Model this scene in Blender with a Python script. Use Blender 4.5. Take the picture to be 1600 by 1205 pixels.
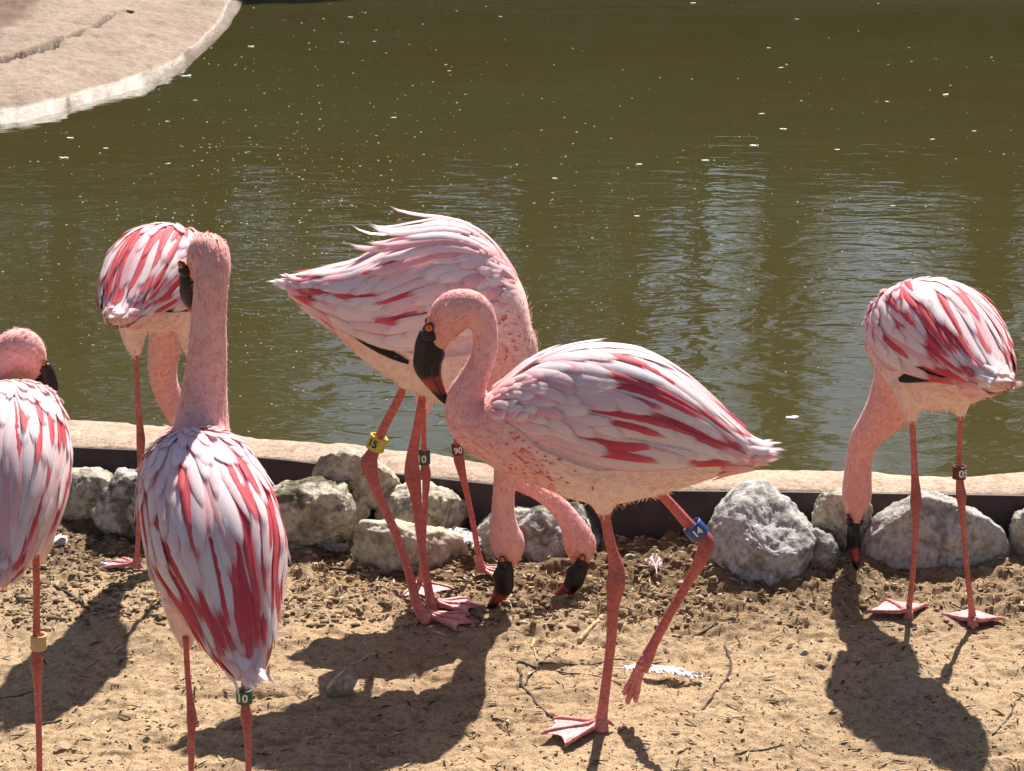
import bpy, bmesh, math, random
import numpy as np
from mathutils import Vector
RNG = random.Random(7); NR = np.random.default_rng(7)
R = math.radians
for o in list(bpy.data.objects): bpy.data.objects.remove(o)
scene = bpy.context.scene
COL = scene.collection

# ------------------------------------------------------------------ camera
CAM_H = 1.7; PITCH = R(15.9); FPX = 3420.0
cam_d = bpy.data.cameras.new('camera'); cam = bpy.data.objects.new('camera', cam_d); COL.objects.link(cam)
cam.location = (0, 0, CAM_H); cam.rotation_euler = (R(90) - PITCH, 0, 0)
cam_d.sensor_width = 36.0; cam_d.lens = 36.0*FPX/1600.0
cam_d.clip_start = 0.05; cam_d.clip_end = 1500.0
scene.camera = cam
# ------------------------------------------------------------------ world, sun, exposure
SUN_EL = R(50); SUN_AZ = R(14)
world = bpy.data.worlds.new('World'); scene.world = world; world.use_nodes = True
wn = world.node_tree
sky = wn.nodes.new('ShaderNodeTexSky'); sky.sky_type = 'NISHITA'; sky.sun_disc = False
sky.sun_elevation = SUN_EL; sky.sun_rotation = SUN_AZ; sky.air_density = 1.0; sky.dust_density = 1.0
wn.nodes['Background'].inputs[1].default_value = 0.052
wn.links.new(sky.outputs[0], wn.nodes['Background'].inputs[0])
sun_d = bpy.data.lights.new('sun', 'SUN'); sun_d.energy = 5.0; sun_d.angle = R(0.55); sun_d.color = (1.0, 0.955, 0.88)
sun = bpy.data.objects.new('sun', sun_d); COL.objects.link(sun)
sdir = Vector((math.sin(SUN_AZ)*math.cos(SUN_EL), math.cos(SUN_AZ)*math.cos(SUN_EL), math.sin(SUN_EL)))
sun.rotation_euler = sdir.to_track_quat('Z', 'Y').to_euler(); sun.location = (3, 12, 18)
vs = scene.view_settings
vs.view_transform = 'Standard'; vs.look = 'None'; vs.gamma = 1.0; vs.use_curve_mapping = False; vs.exposure = 1.0
scene.render.engine = 'CYCLES'
scene.cycles.transparent_max_bounces = 24

# ------------------------------------------------------------------ helpers
CA, SA = math.cos(PITCH), math.sin(PITCH)
def ray(px, py):
    r = (px-800.0)/FPX; u = (602.5-py)/FPX
    return np.array([r, CA+u*SA, -SA+u*CA])
def at(px, py, Y):
    d = ray(px, py); return np.array([0, 0, CAM_H])+d*(Y/d[1])
def gnd(px, py, z=0.0):
    d = ray(px, py); return np.array([0, 0, CAM_H])+d*((z-CAM_H)/d[2])
def mpp(px, py, Y):            # metres per photo pixel at that depth
    p = at(px, py, Y); return (p[1]*CA-(p[2]-CAM_H)*SA)/FPX
def nrm(v): v = np.asarray(v, float); return v/(np.linalg.norm(v)+1e-12)

def hash2(ix, iy, seed):
    n = (ix.astype(np.int64)*374761393+iy.astype(np.int64)*668265263+seed*1442695) & 0xffffffff
    n = ((n ^ (n >> 13))*1274126177) & 0xffffffff
    return ((n ^ (n >> 16)) & 0xffff)/65535.0
def vnoise(x, y, seed=0):
    x = np.asarray(x, float); y = np.asarray(y, float)
    ix = np.floor(x); iy = np.floor(y); fx = x-ix; fy = y-iy
    fx = fx*fx*fx*(fx*(fx*6-15)+10); fy = fy*fy*fy*(fy*(fy*6-15)+10)
    a = hash2(ix, iy, seed); b = hash2(ix+1, iy, seed); c = hash2(ix, iy+1, seed); d = hash2(ix+1, iy+1, seed)
    return (a*(1-fx)+b*fx)*(1-fy)+(c*(1-fx)+d*fx)*fy-0.5
def hash3(ix, iy, iz, seed):
    return hash2(ix+iz*57.0+seed*13, iy-iz*131.0, seed)
def vnoise3(p, s, seed=0):
    p = np.asarray(p)*s; i = np.floor(p); f = p-i; f = f*f*(3-2*f)
    out = 0
    for dx in (0, 1):
        for dy in (0, 1):
            for dz in (0, 1):
                w = (f[:, 0] if dx else 1-f[:, 0])*(f[:, 1] if dy else 1-f[:, 1])*(f[:, 2] if dz else 1-f[:, 2])
                out = out+w*hash3(i[:, 0]+dx, i[:, 1]+dy, i[:, 2]+dz, seed)
    return out-0.5

def smoothstep(a, b, x): t = np.clip((x-a)/(b-a), 0, 1); return t*t*(3-2*t)

def mk(name, verts, faces, mat, parent=None, origin=None, col=None, smooth=True, uv=None):
    """one mesh object; verts are world coordinates, stored relative to origin"""
    verts = np.asarray(verts, float)
    o0 = np.zeros(3) if origin is None else np.asarray(origin, float)
    me = bpy.data.meshes.new(name)
    me.from_pydata((verts-o0).tolist(), [], faces if isinstance(faces, list) else faces.tolist())
    if smooth: me.polygons.foreach_set('use_smooth', [True]*len(me.polygons))
    if col is not None:
        a = me.color_attributes.new('Col', 'FLOAT_COLOR', 'POINT')
        c = np.ones((len(verts), 4)); c[:, :3] = col
        a.data.foreach_set('color', c.ravel())
    if uv is not None:
        l = me.uv_layers.new(name='UVMap')
        li = np.zeros(len(me.loops), int); me.loops.foreach_get('vertex_index', li)
        l.data.foreach_set('uv', np.asarray(uv)[li].ravel())
    me.update()
    if mat: me.materials.append(mat)
    o = bpy.data.objects.new(name, me); COL.objects.link(o)
    if parent is not None: o.parent = parent
    elif origin is not None: o.location = o0
    return o
def tag(o, label=None, cat=None, group=None, kind=None):
    if label: o['label'] = label
    if cat: o['category'] = cat
    if group: o['group'] = group
    if kind: o['kind'] = kind
    return o
def empty(name, loc):
    o = bpy.data.objects.new(name, None); COL.objects.link(o); o.location = tuple(loc); o.empty_display_size = 0.05
    return o

def catmull(P, n):
    """dense Catmull-Rom through rows of P"""
    P = np.asarray(P, float); N = len(P); Q = np.vstack([2*P[0]-P[1], P, 2*P[-1]-P[-2]])
    t = np.linspace(0, N-1, n); i = np.minimum(t.astype(int), N-2); f = (t-i)[:, None]
    a, b, c, d = Q[i], Q[i+1], Q[i+2], Q[i+3]
    return 0.5*((2*b)+(c-a)*f+(2*a-5*b+4*c-d)*f*f+(3*b-a-3*c+d)*f**3)

def sweep(P, rad, n=14, ref=(0, 1, 0), ratio=1.0, cap=True):
    """closed tube along P; ratio scales the radius along ref"""
    P = np.asarray(P, float); m = len(P); rad = np.broadcast_to(rad, (m,)); ratio = np.broadcast_to(ratio, (m,))
    T = np.gradient(P, axis=0); T /= np.linalg.norm(T, axis=1)[:, None]+1e-12
    ref = np.asarray(ref, float)
    A = ref-(T@ref)[:, None]*T; A /= np.linalg.norm(A, axis=1)[:, None]+1e-12
    B = np.cross(T, A)
    th = np.arange(n)*2*math.pi/n
    V = P[:, None, :]+rad[:, None, None]*(np.cos(th)[None, :, None]*A[:, None, :]*ratio[:, None, None]+np.sin(th)[None, :, None]*B[:, None, :])
    V = V.reshape(-1, 3)
    F = []
    for k in range(m-1):
        for j in range(n):
            F.append((k*n+j, k*n+(j+1) % n, (k+1)*n+(j+1) % n, (k+1)*n+j))
    if cap:
        c0 = len(V); V = np.vstack([V, P[0], P[-1]])
        for j in range(n):
            F.append((c0, (j+1) % n, j)); F.append((c0+1, (m-1)*n+j, (m-1)*n+(j+1) % n))
    return V, F
def join(parts):
    V = []; F = []; k = 0
    for v, f in parts:
        V.append(np.asarray(v)); F += [tuple(i+k for i in q) for q in f]; k += len(v)
    return np.vstack(V), F

# ------------------------------------------------------------------ materials
def newmat(name):
    m = bpy.data.materials.new(name); m.use_nodes = True
    return m, m.node_tree.nodes, m.node_tree.links, m.node_tree.nodes['Principled BSDF']
def nd(ns, t, **kw):
    n = ns.new(t)
    for k, v in kw.items(): setattr(n, k, v)
    return n
def noise(ns, ls, scale, detail=4, rough=0.55, vec=None, dist=0.0):
    n = ns.new('ShaderNodeTexNoise'); n.inputs['Scale'].default_value = scale; n.inputs['Detail'].default_value = detail
    n.inputs['Roughness'].default_value = rough; n.inputs['Distortion'].default_value = dist
    if vec is not None: ls.new(vec, n.inputs['Vector'])
    return n
def ramp(ns, ls, src, stops):
    r = ns.new('ShaderNodeValToRGB'); e = r.color_ramp.elements
    while len(e) < len(stops): e.new(0.5)
    for el, (p, c) in zip(e, stops): el.position = p; el.color = (*c, 1) if len(c) == 3 else c
    ls.new(src, r.inputs[0]); return r
def mixc(ns, ls, typ, fac, a, b):
    m = ns.new('ShaderNodeMix'); m.data_type = 'RGBA'; m.blend_type = typ
    for s, v in ((m.inputs['Factor'], fac), (m.inputs['A'], a), (m.inputs['B'], b)):
        if hasattr(v, 'is_linked'): ls.new(v, s)
        elif isinstance(v, (int, float)): s.default_value = v
        else: s.default_value = (*v, 1)
    return m.outputs['Result']
def bump(ns, ls, h, strength, dist, p, prev=None):
    b = ns.new('ShaderNodeBump'); b.inputs['Strength'].default_value = strength; b.inputs['Distance'].default_value = dist
    ls.new(h, b.inputs['Height'])
    if prev is not None: ls.new(prev.outputs[0], b.inputs['Normal'])
    ls.new(b.outputs[0], p.inputs['Normal']); return b
def colattr(ns):
    a = ns.new('ShaderNodeVertexColor'); a.layer_name = 'Col'; return a.outputs['Color']
def geo_pos(ns): return ns.new('ShaderNodeNewGeometry').outputs['Position']
M = {}

def mat_plumage():
    m, ns, ls, p = newmat('plumage')
    pos = geo_pos(ns)
    n1 = noise(ns, ls, 55, 4, 0.6, pos); n2 = noise(ns, ls, 380, 3, 0.6, pos)
    f1 = ramp(ns, ls, n1.outputs[0], [(0.3, (0.84, 0.80, 0.80)), (0.7, (1.0, 1.0, 1.0))])
    f2 = ramp(ns, ls, n2.outputs[0], [(0.3, (0.86, 0.82, 0.82)), (0.7, (1.0, 1.0, 1.0))])
    c = mixc(ns, ls, 'MULTIPLY', 1.0, colattr(ns), f1.outputs[0]); c = mixc(ns, ls, 'MULTIPLY', 1.0, c, f2.outputs[0])
    ls.new(c, p.inputs['Base Color']); p.inputs['Roughness'].default_value = 0.8
    p.inputs['Sheen Weight'].default_value = 0.25; p.inputs['Sheen Roughness'].default_value = 0.4
    p.inputs['Specular IOR Level'].default_value = 0.2
    b = bump(ns, ls, n1.outputs[0], 0.35, 0.006, p); bump(ns, ls, n2.outputs[0], 0.5, 0.0015, p, b)
    return m
def mat_feather():
    m, ns, ls, p = newmat('feather_vane')
    uv = ns.new('ShaderNodeTexCoord').outputs['UV']
    mp = nd(ns, 'ShaderNodeMapping'); mp.inputs['Scale'].default_value = (3.0, 34.0, 1.0); ls.new(uv, mp.inputs[0])
    sep = nd(ns, 'ShaderNodeSeparateXYZ'); ls.new(uv, sep.inputs[0])
    ab = nd(ns, 'ShaderNodeMath', operation='SUBTRACT'); ls.new(sep.outputs[0], ab.inputs[0]); ab.inputs[1].default_value = 0.5
    ab2 = nd(ns, 'ShaderNodeMath', operation='ABSOLUTE'); ls.new(ab.outputs[0], ab2.inputs[0])
    sk = nd(ns, 'ShaderNodeMath', operation='MULTIPLY_ADD'); ls.new(ab2.outputs[0], sk.inputs[0]); sk.inputs[1].default_value = -0.55
    ls.new(sep.outputs[1], sk.inputs[2])
    cb = nd(ns, 'ShaderNodeCombineXYZ'); ls.new(ab2.outputs[0], cb.inputs[0]); ls.new(sk.outputs[0], cb.inputs[1])
    oi = ns.new('ShaderNodeObjectInfo'); ls.new(oi.outputs['Random'], cb.inputs[2])
    mp2 = nd(ns, 'ShaderNodeMapping'); mp2.inputs['Scale'].default_value = (2.0, 45.0, 31.0); ls.new(cb.outputs[0], mp2.inputs[0])
    n1 = noise(ns, ls, 1.0, 3, 0.6, mp2.outputs[0])
    f1 = ramp(ns, ls, n1.outputs[0], [(0.3, (0.90, 0.86, 0.87)), (0.62, (1, 1, 1))])
    rv = ramp(ns, ls, ab2.outputs[0], [(0.0, (1.12, 1.1, 1.1)), (0.035, (1.0, 1.0, 1.0))])
    orv = ramp(ns, ls, oi.outputs['Random'], [(0.0, (0.96, 0.93, 0.94)), (1.0, (1.0, 1.0, 1.0))])
    c = mixc(ns, ls, 'MULTIPLY', 1.0, colattr(ns), f1.outputs[0])
    c = mixc(ns, ls, 'MULTIPLY', 1.0, c, rv.outputs[0]); c = mixc(ns, ls, 'MULTIPLY', 1.0, c, orv.outputs[0])
    ls.new(c, p.inputs['Base Color']); p.inputs['Roughness'].default_value = 0.62; p.inputs['Specular IOR Level'].default_value = 0.3
    b = bump(ns, ls, n1.outputs[0], 0.4, 0.0012, p)
    tr = ns.new('ShaderNodeBsdfTranslucent'); ls.new(c, tr.inputs[0])
    mx = ns.new('ShaderNodeMixShader'); mx.inputs[0].default_value = 0.22
    ls.new(p.outputs[0], mx.inputs[1]); ls.new(tr.outputs[0], mx.inputs[2])
    # frayed, downy margin: barbs thin out towards the edge and the tip
    fr = nd(ns, 'ShaderNodeMath', operation='MULTIPLY_ADD'); ls.new(n1.outputs[0], fr.inputs[0]); fr.inputs[1].default_value = 0.22; ls.new(ab2.outputs[0], fr.inputs[2])
    ea = nd(ns, 'ShaderNodeMapRange', interpolation_type='SMOOTHSTEP'); ls.new(fr.outputs[0], ea.inputs[0]); ea.inputs[1].default_value = 0.46; ea.inputs[2].default_value = 0.60; ea.inputs[3].default_value = 1.0; ea.inputs[4].default_value = 0.0
    ft = nd(ns, 'ShaderNodeMath', operation='MULTIPLY_ADD'); ls.new(n1.outputs[0], ft.inputs[0]); ft.inputs[1].default_value = 0.2; ls.new(sep.outputs[1], ft.inputs[2])
    et = nd(ns, 'ShaderNodeMapRange', interpolation_type='SMOOTHSTEP'); ls.new(ft.outputs[0], et.inputs[0]); et.inputs[1].default_value = 0.92; et.inputs[2].default_value = 1.10; et.inputs[3].default_value = 1.0; et.inputs[4].default_value = 0.0
    al = nd(ns, 'ShaderNodeMath', operation='MULTIPLY'); ls.new(ea.outputs[0], al.inputs[0]); ls.new(et.outputs[0], al.inputs[1])
    tp = ns.new('ShaderNodeBsdfTransparent'); mx2 = ns.new('ShaderNodeMixShader')
    ls.new(al.outputs[0], mx2.inputs[0]); ls.new(tp.outputs[0], mx2.inputs[1]); ls.new(mx.outputs[0], mx2.inputs[2])
    ls.new(mx2.outputs[0], ns['Material Output'].inputs[0])
    return m
def mat_vcol(name, rough, nscale, nstr, bdist, spec=0.5, var=0.25):
    m, ns, ls, p = newmat(name); pos = geo_pos(ns)
    n1 = noise(ns, ls, nscale, 4, 0.6, pos)
    f1 = ramp(ns, ls, n1.outputs[0], [(0.3, (1-var,)*3), (0.7, (1, 1, 1))])
    c = mixc(ns, ls, 'MULTIPLY', 1.0, colattr(ns), f1.outputs[0])
    ls.new(c, p.inputs['Base Color']); p.inputs['Roughness'].default_value = rough; p.inputs['Specular IOR Level'].default_value = spec
    bump(ns, ls, n1.outputs[0], nstr, bdist, p)
    return m
def mat_leg():
    m, ns, ls, p = newmat('leg_skin'); pos = geo_pos(ns)
    v = nd(ns, 'ShaderNodeTexVoronoi'); mp = nd(ns, 'ShaderNodeMapping'); mp.inputs['Scale'].default_value = (130, 130, 210)
    ls.new(pos, mp.inputs[0]); ls.new(mp.outputs[0], v.inputs['Vector']); v.inputs['Scale'].default_value = 1.0
    n1 = noise(ns, ls, 40, 4, 0.6, pos)
    f = ramp(ns, ls, v.outputs['Distance'], [(0.1, (1, 1, 1)), (0.75, (0.68, 0.6, 0.6))])
    f1 = ramp(ns, ls, n1.outputs[0], [(0.3, (0.72, 0.66, 0.66)), (0.7, (1.08, 1.05, 1.05))])
    c = mixc(ns, ls, 'MULTIPLY', 1.0, colattr(ns), f.outputs[0]); c = mixc(ns, ls, 'MULTIPLY', 1.0, c, f1.outputs[0])
    ls.new(c, p.inputs['Base Color']); p.inputs['Roughness'].default_value = 0.5
    bump(ns, ls, v.outputs['Distance'], 0.35, -0.0012, p)
    return m
def mat_ground():
    m, ns, ls, p = newmat('sandy_soil'); pos = geo_pos(ns)
    n1 = noise(ns, ls, 2.2, 5, 0.6, pos); n2 = noise(ns, ls, 60, 5, 0.7, pos); n3 = noise(ns, ls, 420, 3, 0.7, pos)
    c1 = ramp(ns, ls, n2.outputs[0], [(0.28, (0.29, 0.190, 0.112)), (0.45, (0.48, 0.340, 0.208)), (0.7, (0.60, 0.45, 0.295))])
    gr = ramp(ns, ls, n3.outputs[0], [(0.33, (0.45, 0.40, 0.36)), (0.5, (1, 1, 1)), (0.70, (1.15, 1.12, 1.08))])
    c = mixc(ns, ls, 'MULTIPLY', 1.0, c1.outputs[0], gr.outputs[0])
    big = ramp(ns, ls, n1.outputs[0], [(0.3, (0.82, 0.78, 0.75)), (0.7, (1.05, 1.03, 1.0))])
    c = mixc(ns, ls, 'MULTIPLY', 1.0, c, big.outputs[0])
    c = mixc(ns, ls, 'MULTIPLY', 1.0, c, colattr(ns))
    ls.new(c, p.inputs['Base Color']); p.inputs['Roughness'].default_value = 0.95; p.inputs['Specular IOR Level'].default_value = 0.15
    b = bump(ns, ls, n2.outputs[0], 0.8, 0.010, p); bump(ns, ls, n3.outputs[0], 0.9, 0.003, p, b)
    return m
def mat_rock():
    m, ns, ls, p = newmat('rock'); 
    pos = ns.new('ShaderNodeTexCoord').outputs['Object']
    n1 = noise(ns, ls, 9, 5, 0.65, pos); n2 = noise(ns, ls, 70, 5, 0.7, pos); n3 = noise(ns, ls, 24, 4, 0.6, pos, 0.6)
    c1 = ramp(ns, ls, n2.outputs[0], [(0.28, (0.30, 0.28, 0.26)), (0.48, (0.74, 0.72, 0.68)), (0.72, (1.08, 1.06, 1.0))])
    c = mixc(ns, ls, 'MULTIPLY', 1.0, colattr(ns), c1.outputs[0])
    pit = ramp(ns, ls, n3.outputs[0], [(0.30, (0.42, 0.36, 0.26)), (0.46, (1, 1, 1))])
    c = mixc(ns, ls, 'MULTIPLY', 0.85, c, pit.outputs[0])
    ls.new(c, p.inputs['Base Color']); p.inputs['Roughness'].default_value = 0.9; p.inputs['Specular IOR Level'].default_value = 0.25
    b = bump(ns, ls, n3.outputs[0], 0.7, 0.012, p); bump(ns, ls, n2.outputs[0], 0.9, 0.005, p, b)
    return m
def mat_concrete():
    m, ns, ls, p = newmat('concrete'); pos = geo_pos(ns)
    n1 = noise(ns, ls, 3.0, 5, 0.65, pos); n2 = noise(ns, ls, 110, 4, 0.7, pos); n3 = noise(ns, ls, 22, 5, 0.7, pos)
    c1 = ramp(ns, ls, n1.outputs[0], [(0.3, (0.40, 0.285, 0.21)), (0.7, (0.56, 0.42, 0.31))])
    c2 = ramp(ns, ls, n2.outputs[0], [(0.3, (0.50, 0.46, 0.43)), (0.5, (0.95, 0.95, 0.95)), (0.72, (1.2, 1.2, 1.2))])
    c3 = ramp(ns, ls, n3.outputs[0], [(0.3, (0.62, 0.58, 0.54)), (0.6, (1, 1, 1))])
    c = mixc(ns, ls, 'MULTIPLY', 1.0, c1.outputs[0], c2.outputs[0]); c = mixc(ns, ls, 'MULTIPLY', 1.0, c, c3.outputs[0])
    c = mixc(ns, ls, 'MULTIPLY', 1.0, c, colattr(ns))
    ls.new(c, p.inputs['Base Color'])
    wet = ns.new('ShaderNodeAttribute'); wet.attribute_name = 'wet'
    rr = nd(ns, 'ShaderNodeMapRange'); ls.new(wet.outputs['Fac'], rr.inputs[0]); rr.inputs[3].default_value = 0.92; rr.inputs[4].default_value = 0.24
    ls.new(rr.outputs[0], p.inputs['Roughness']); p.inputs['Specular IOR Level'].default_value = 0.45
    b = bump(ns, ls, n3.outputs[0], 0.6, 0.010, p); bump(ns, ls, n2.outputs[0], 1.0, 0.004, p, b)
    return m
def mat_water():
    m, ns, ls, p = newmat('pond_water'); pos = geo_pos(ns)
    n0 = noise(ns, ls, 0.35, 4, 0.6, pos)
    c = ramp(ns, ls, n0.outputs[0], [(0.3, (0.050, 0.040, 0.0135)), (0.7, (0.054, 0.050, 0.021))])
    ls.new(c.outputs[0], p.inputs['Base Color'])
    p.inputs['Roughness'].default_value = 0.015; p.inputs['IOR'].default_value = 1.333
    mp = nd(ns, 'ShaderNodeMapping'); mp.inputs['Scale'].default_value = (0.55, 1.0, 1.0); mp.inputs['Rotation'].default_value = (0, 0, R(12)); ls.new(pos, mp.inputs[0])
    w1 = noise(ns, ls, 1.6, 2, 0.5, mp.outputs[0], 0.3); w2 = noise(ns, ls, 8.5, 2, 0.45, mp.outputs[0], 0.8); w3 = noise(ns, ls, 26.0, 1, 0.4, mp.outputs[0], 0.5)
    patch = noise(ns, ls, 0.45, 2, 0.5, pos)
    # breeze: livelier ripples near the rim, calmer further out
    sep = nd(ns, 'ShaderNodeSeparateXYZ'); ls.new(pos, sep.inputs[0])
    mr = nd(ns, 'ShaderNodeMapRange'); ls.new(sep.outputs[1], mr.inputs[0]); mr.inputs[1].default_value = 7.0; mr.inputs[2].default_value = 10.5
    mr.inputs[3].default_value = 1.0; mr.inputs[4].default_value = 0.22
    mul = nd(ns, 'ShaderNodeMath', operation='MULTIPLY'); ls.new(mr.outputs[0], mul.inputs[0]); ls.new(patch.outputs[0], mul.inputs[1])
    b1 = bump(ns, ls, w1.outputs[0], 0.30, 0.022, p)
    b2 = bump(ns, ls, w2.outputs[0], 0.5, 0.0110, p, b1); ls.new(mul.outputs[0], b2.inputs['Strength'])
    b3 = bump(ns, ls, w3.outputs[0], 0.5, 0.0022, p, b2); ls.new(mul.outputs[0], b3.inputs['Strength'])
    return m
def mat_plain(name, colr, rough=0.6, nscale=60, var=0.3, bd=0.002, bs=0.4, spec=0.4, metal=0.0):
    m, ns, ls, p = newmat(name); pos = geo_pos(ns)
    n1 = noise(ns, ls, nscale, 5, 0.65, pos)
    f = ramp(ns, ls, n1.outputs[0], [(0.3, tuple(x*(1-var) for x in colr)), (0.7, tuple(min(1, x*(1+var*0.5)) for x in colr))])
    ls.new(f.outputs[0], p.inputs['Base Color']); p.inputs['Roughness'].default_value = rough
    p.inputs['Specular IOR Level'].default_value = spec; p.inputs['Metallic'].default_value = metal
    bump(ns, ls, n1.outputs[0], bs, bd, p)
    return m
def mat_leaf(name, a, b):
    m, ns, ls, p = newmat(name); pos = geo_pos(ns)
    n1 = noise(ns, ls, 1.6, 4, 0.6, pos)
    f = ramp(ns, ls, n1.outputs[0], [(0.3, a), (0.7, b)])
    ls.new(f.outputs[0], p.inputs['Base Color']); p.inputs['Roughness'].default_value = 0.45
    tr = ns.new('ShaderNodeBsdfTranslucent'); ls.new(f.outputs[0], tr.inputs[0])
    mx = ns.new('ShaderNodeMixShader'); mx.inputs[0].default_value = 0.35
    ls.new(p.outputs[0], mx.inputs[1]); ls.new(tr.outputs[0], mx.inputs[2]); ls.new(mx.outputs[0], ns['Material Output'].inputs[0])
    return m
def mat_plume():
    m, ns, ls, p = newmat('plume'); c = colattr(ns)
    ls.new(c, p.inputs['Base Color']); p.inputs['Roughness'].default_value = 0.8; p.inputs['Specular IOR Level'].default_value = 0.1
    tr = ns.new('ShaderNodeBsdfTranslucent'); ls.new(c, tr.inputs[0]); mx = ns.new('ShaderNodeMixShader'); mx.inputs[0].default_value = 0.45
    ls.new(p.outputs[0], mx.inputs[1]); ls.new(tr.outputs[0], mx.inputs[2]); ls.new(mx.outputs[0], ns['Material Output'].inputs[0])
    return m
M['plume'] = mat_plume(); M['plumage'] = mat_plumage(); M['feather'] = mat_feather(); M['leg'] = mat_leg()
M['bill'] = mat_vcol('bill_horn', 0.38, 60, 0.5, 0.002, 0.35, 0.5)
M['ground'] = mat_ground(); M['rock'] = mat_rock(); M['concrete'] = mat_concrete(); M['water'] = mat_water()
M['edging'] = mat_plain('edging_steel', (0.050, 0.030, 0.026), 0.62, 14, 0.45, 0.002, 0.3)
M['crumb'] = mat_vcol('soil_crumb', 0.95, 300, 0.6, 0.002, 0.15, 0.35)
M['twig'] = mat_plain('twig_bark', (0.085, 0.055, 0.038), 0.9, 200, 0.4)
M['straw'] = mat_plain('dry_stick', (0.52, 0.36, 0.20), 0.8, 120, 0.3)
M['bark'] = mat_plain('bark', (0.085, 0.06, 0.04), 0.9, 12, 0.5, 0.02, 0.8)
M['timber'] = mat_plain('dark_timber', (0.060, 0.045, 0.026), 0.85, 10, 0.4, 0.004, 0.5)
M['leaf_dark'] = mat_leaf('leaf_dark', (0.045, 0.055, 0.015), (0.085, 0.095, 0.026))
M['leaf_mid'] = mat_leaf('leaf_mid', (0.085, 0.095, 0.024), (0.17, 0.165, 0.048))
M['digit_white'] = mat_plain('digit_white', (0.78, 0.74, 0.68), 0.5, 200, 0.1)
M['digit_black'] = mat_plain('digit_black', (0.02, 0.02, 0.02), 0.5, 200, 0.1)
M['band_inner'] = mat_plain('band_inner', (0.75, 0.70, 0.62), 0.5, 200, 0.1)
for nme, cc in (('yellow', (0.52, 0.44, 0.07)), ('green', (0.010, 0.085, 0.045)), ('maroon', (0.115, 0.010, 0.018)), ('blue', (0.018, 0.065, 0.24)), ('tan', (0.55, 0.37, 0.19))):
    M['band_'+nme] = mat_plain('band_'+nme, cc, 0.38, 150, 0.18, 0.0006, 0.3, 0.5)
M['eye'] = mat_plain('eye_iris', (0.72, 0.19, 0.03), 0.15, 300, 0.3, 0.0003, 0.1, 0.6)
M['pupil'] = mat_plain('pupil', (0.008, 0.006, 0.006), 0.08, 300, 0.1, 0.0003, 0.1, 0.6)
M['eyerim'] = mat_plain('eye_rim', (0.16, 0.018, 0.018), 0.5, 300, 0.2)

# ------------------------------------------------------------------ the setting: rim line, ground, water
RIM_Z = 0.128; WATER_Z = 0.104
front_px = [(-300, 672), (-60, 686), (100, 698), (270, 706), (430, 717), (560, 733), (700, 749), (860, 764), (1000, 766), (1200, 768), (1400, 771), (1600, 774), (1900, 780)]
back_px = [(-300, 620), (-60, 640), (95, 656), (270, 668), (420, 688), (560, 697), (680, 712), (780, 728), (1000, 735), (1100, 737), (1250, 737), (1340, 739), (1430, 747), (1520, 746), (1600, 740), (1900, 738)]
FR = np.array([gnd(x, y, RIM_Z) for x, y in front_px]); BK = np.array([gnd(x, y, WATER_Z) for x, y in back_px])
XS = np.linspace(-1.7, 1.7, 260)
def smooth_curve(P):
    D = catmull(P, 400); return np.interp(XS, D[:, 0], D[:, 1])
FY = smooth_curve(FR); BY = smooth_curve(BK)
# straight continuation beyond the frame
def ext(arr): return arr
def front_y(x): return np.interp(x, XS, FY)

FEET = np.array([gnd(x, y)[:2] for x, y in [(925, 1152), (895, 1155), (668, 975), (705, 972), (680, 957), (715, 955), (656, 923), (754, 901), (770, 905), (1418, 970), (1390, 975), (1440, 965), (1520, 978), (1490, 975), (1545, 980), (212, 889), (190, 888), (300, 890)]])
def ground_h(x, y):
    x = np.asarray(x, float); y = np.asarray(y, float)
    d = front_y(x)-y                                   # distance in front of the edging
    near = smoothstep(0.75, 0.25, d)                    # crumbly strip by the stones
    h = 0.020*vnoise(x*2.1, y*2.1, 1)+0.016*vnoise(x*7, y*9, 2)
    hi = (0.010+0.012*near)*vnoise(x*22, y*26, 3)+(0.006+0.010*near)*vnoise(x*48, y*55, 4)+(0.0035+0.006*near)*vnoise(x*105, y*115, 5)
    a = vnoise(x*14+3, y*20, 8)                         # scuffs and prints
    hi = hi-0.010*np.clip(np.abs(a)*-6+0.9, 0, 1)*smoothstep(-0.1, 0.2, vnoise(x*2.4, y*2.4, 9))
    calm = np.ones_like(h)
    for fx, fy in FEET: calm = np.minimum(calm, 1-0.85*np.exp(-((x-fx)**2+(y-fy)**2)/0.06**2))
    h = h+hi*calm+0.018*smoothstep(0.35, 0.0, d)
    return h
gx = np.linspace(-2.0, 2.0, 820); gy = np.linspace(2.5, 5.15, 620)
GX, GY = np.meshgrid(gx, gy)
GZ = ground_h(GX, GY)
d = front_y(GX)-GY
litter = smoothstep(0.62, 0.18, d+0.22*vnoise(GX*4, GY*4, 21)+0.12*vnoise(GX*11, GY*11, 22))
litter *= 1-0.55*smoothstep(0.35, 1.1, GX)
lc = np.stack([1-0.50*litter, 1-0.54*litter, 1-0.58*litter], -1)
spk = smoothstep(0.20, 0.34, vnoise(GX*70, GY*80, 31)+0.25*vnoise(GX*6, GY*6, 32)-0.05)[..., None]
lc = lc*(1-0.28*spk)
ny, nx = GX.shape
idx = np.arange(ny*nx).reshape(ny, nx)
F = np.stack([idx[:-1, :-1], idx[:-1, 1:], idx[1:, 1:], idx[1:, :-1]], -1).reshape(-1, 4)
g = mk('ground', np.stack([GX, GY, GZ], -1).reshape(-1, 3), F, M['ground'], col=lc.reshape(-1, 3)); tag(g, kind='structure')

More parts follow.
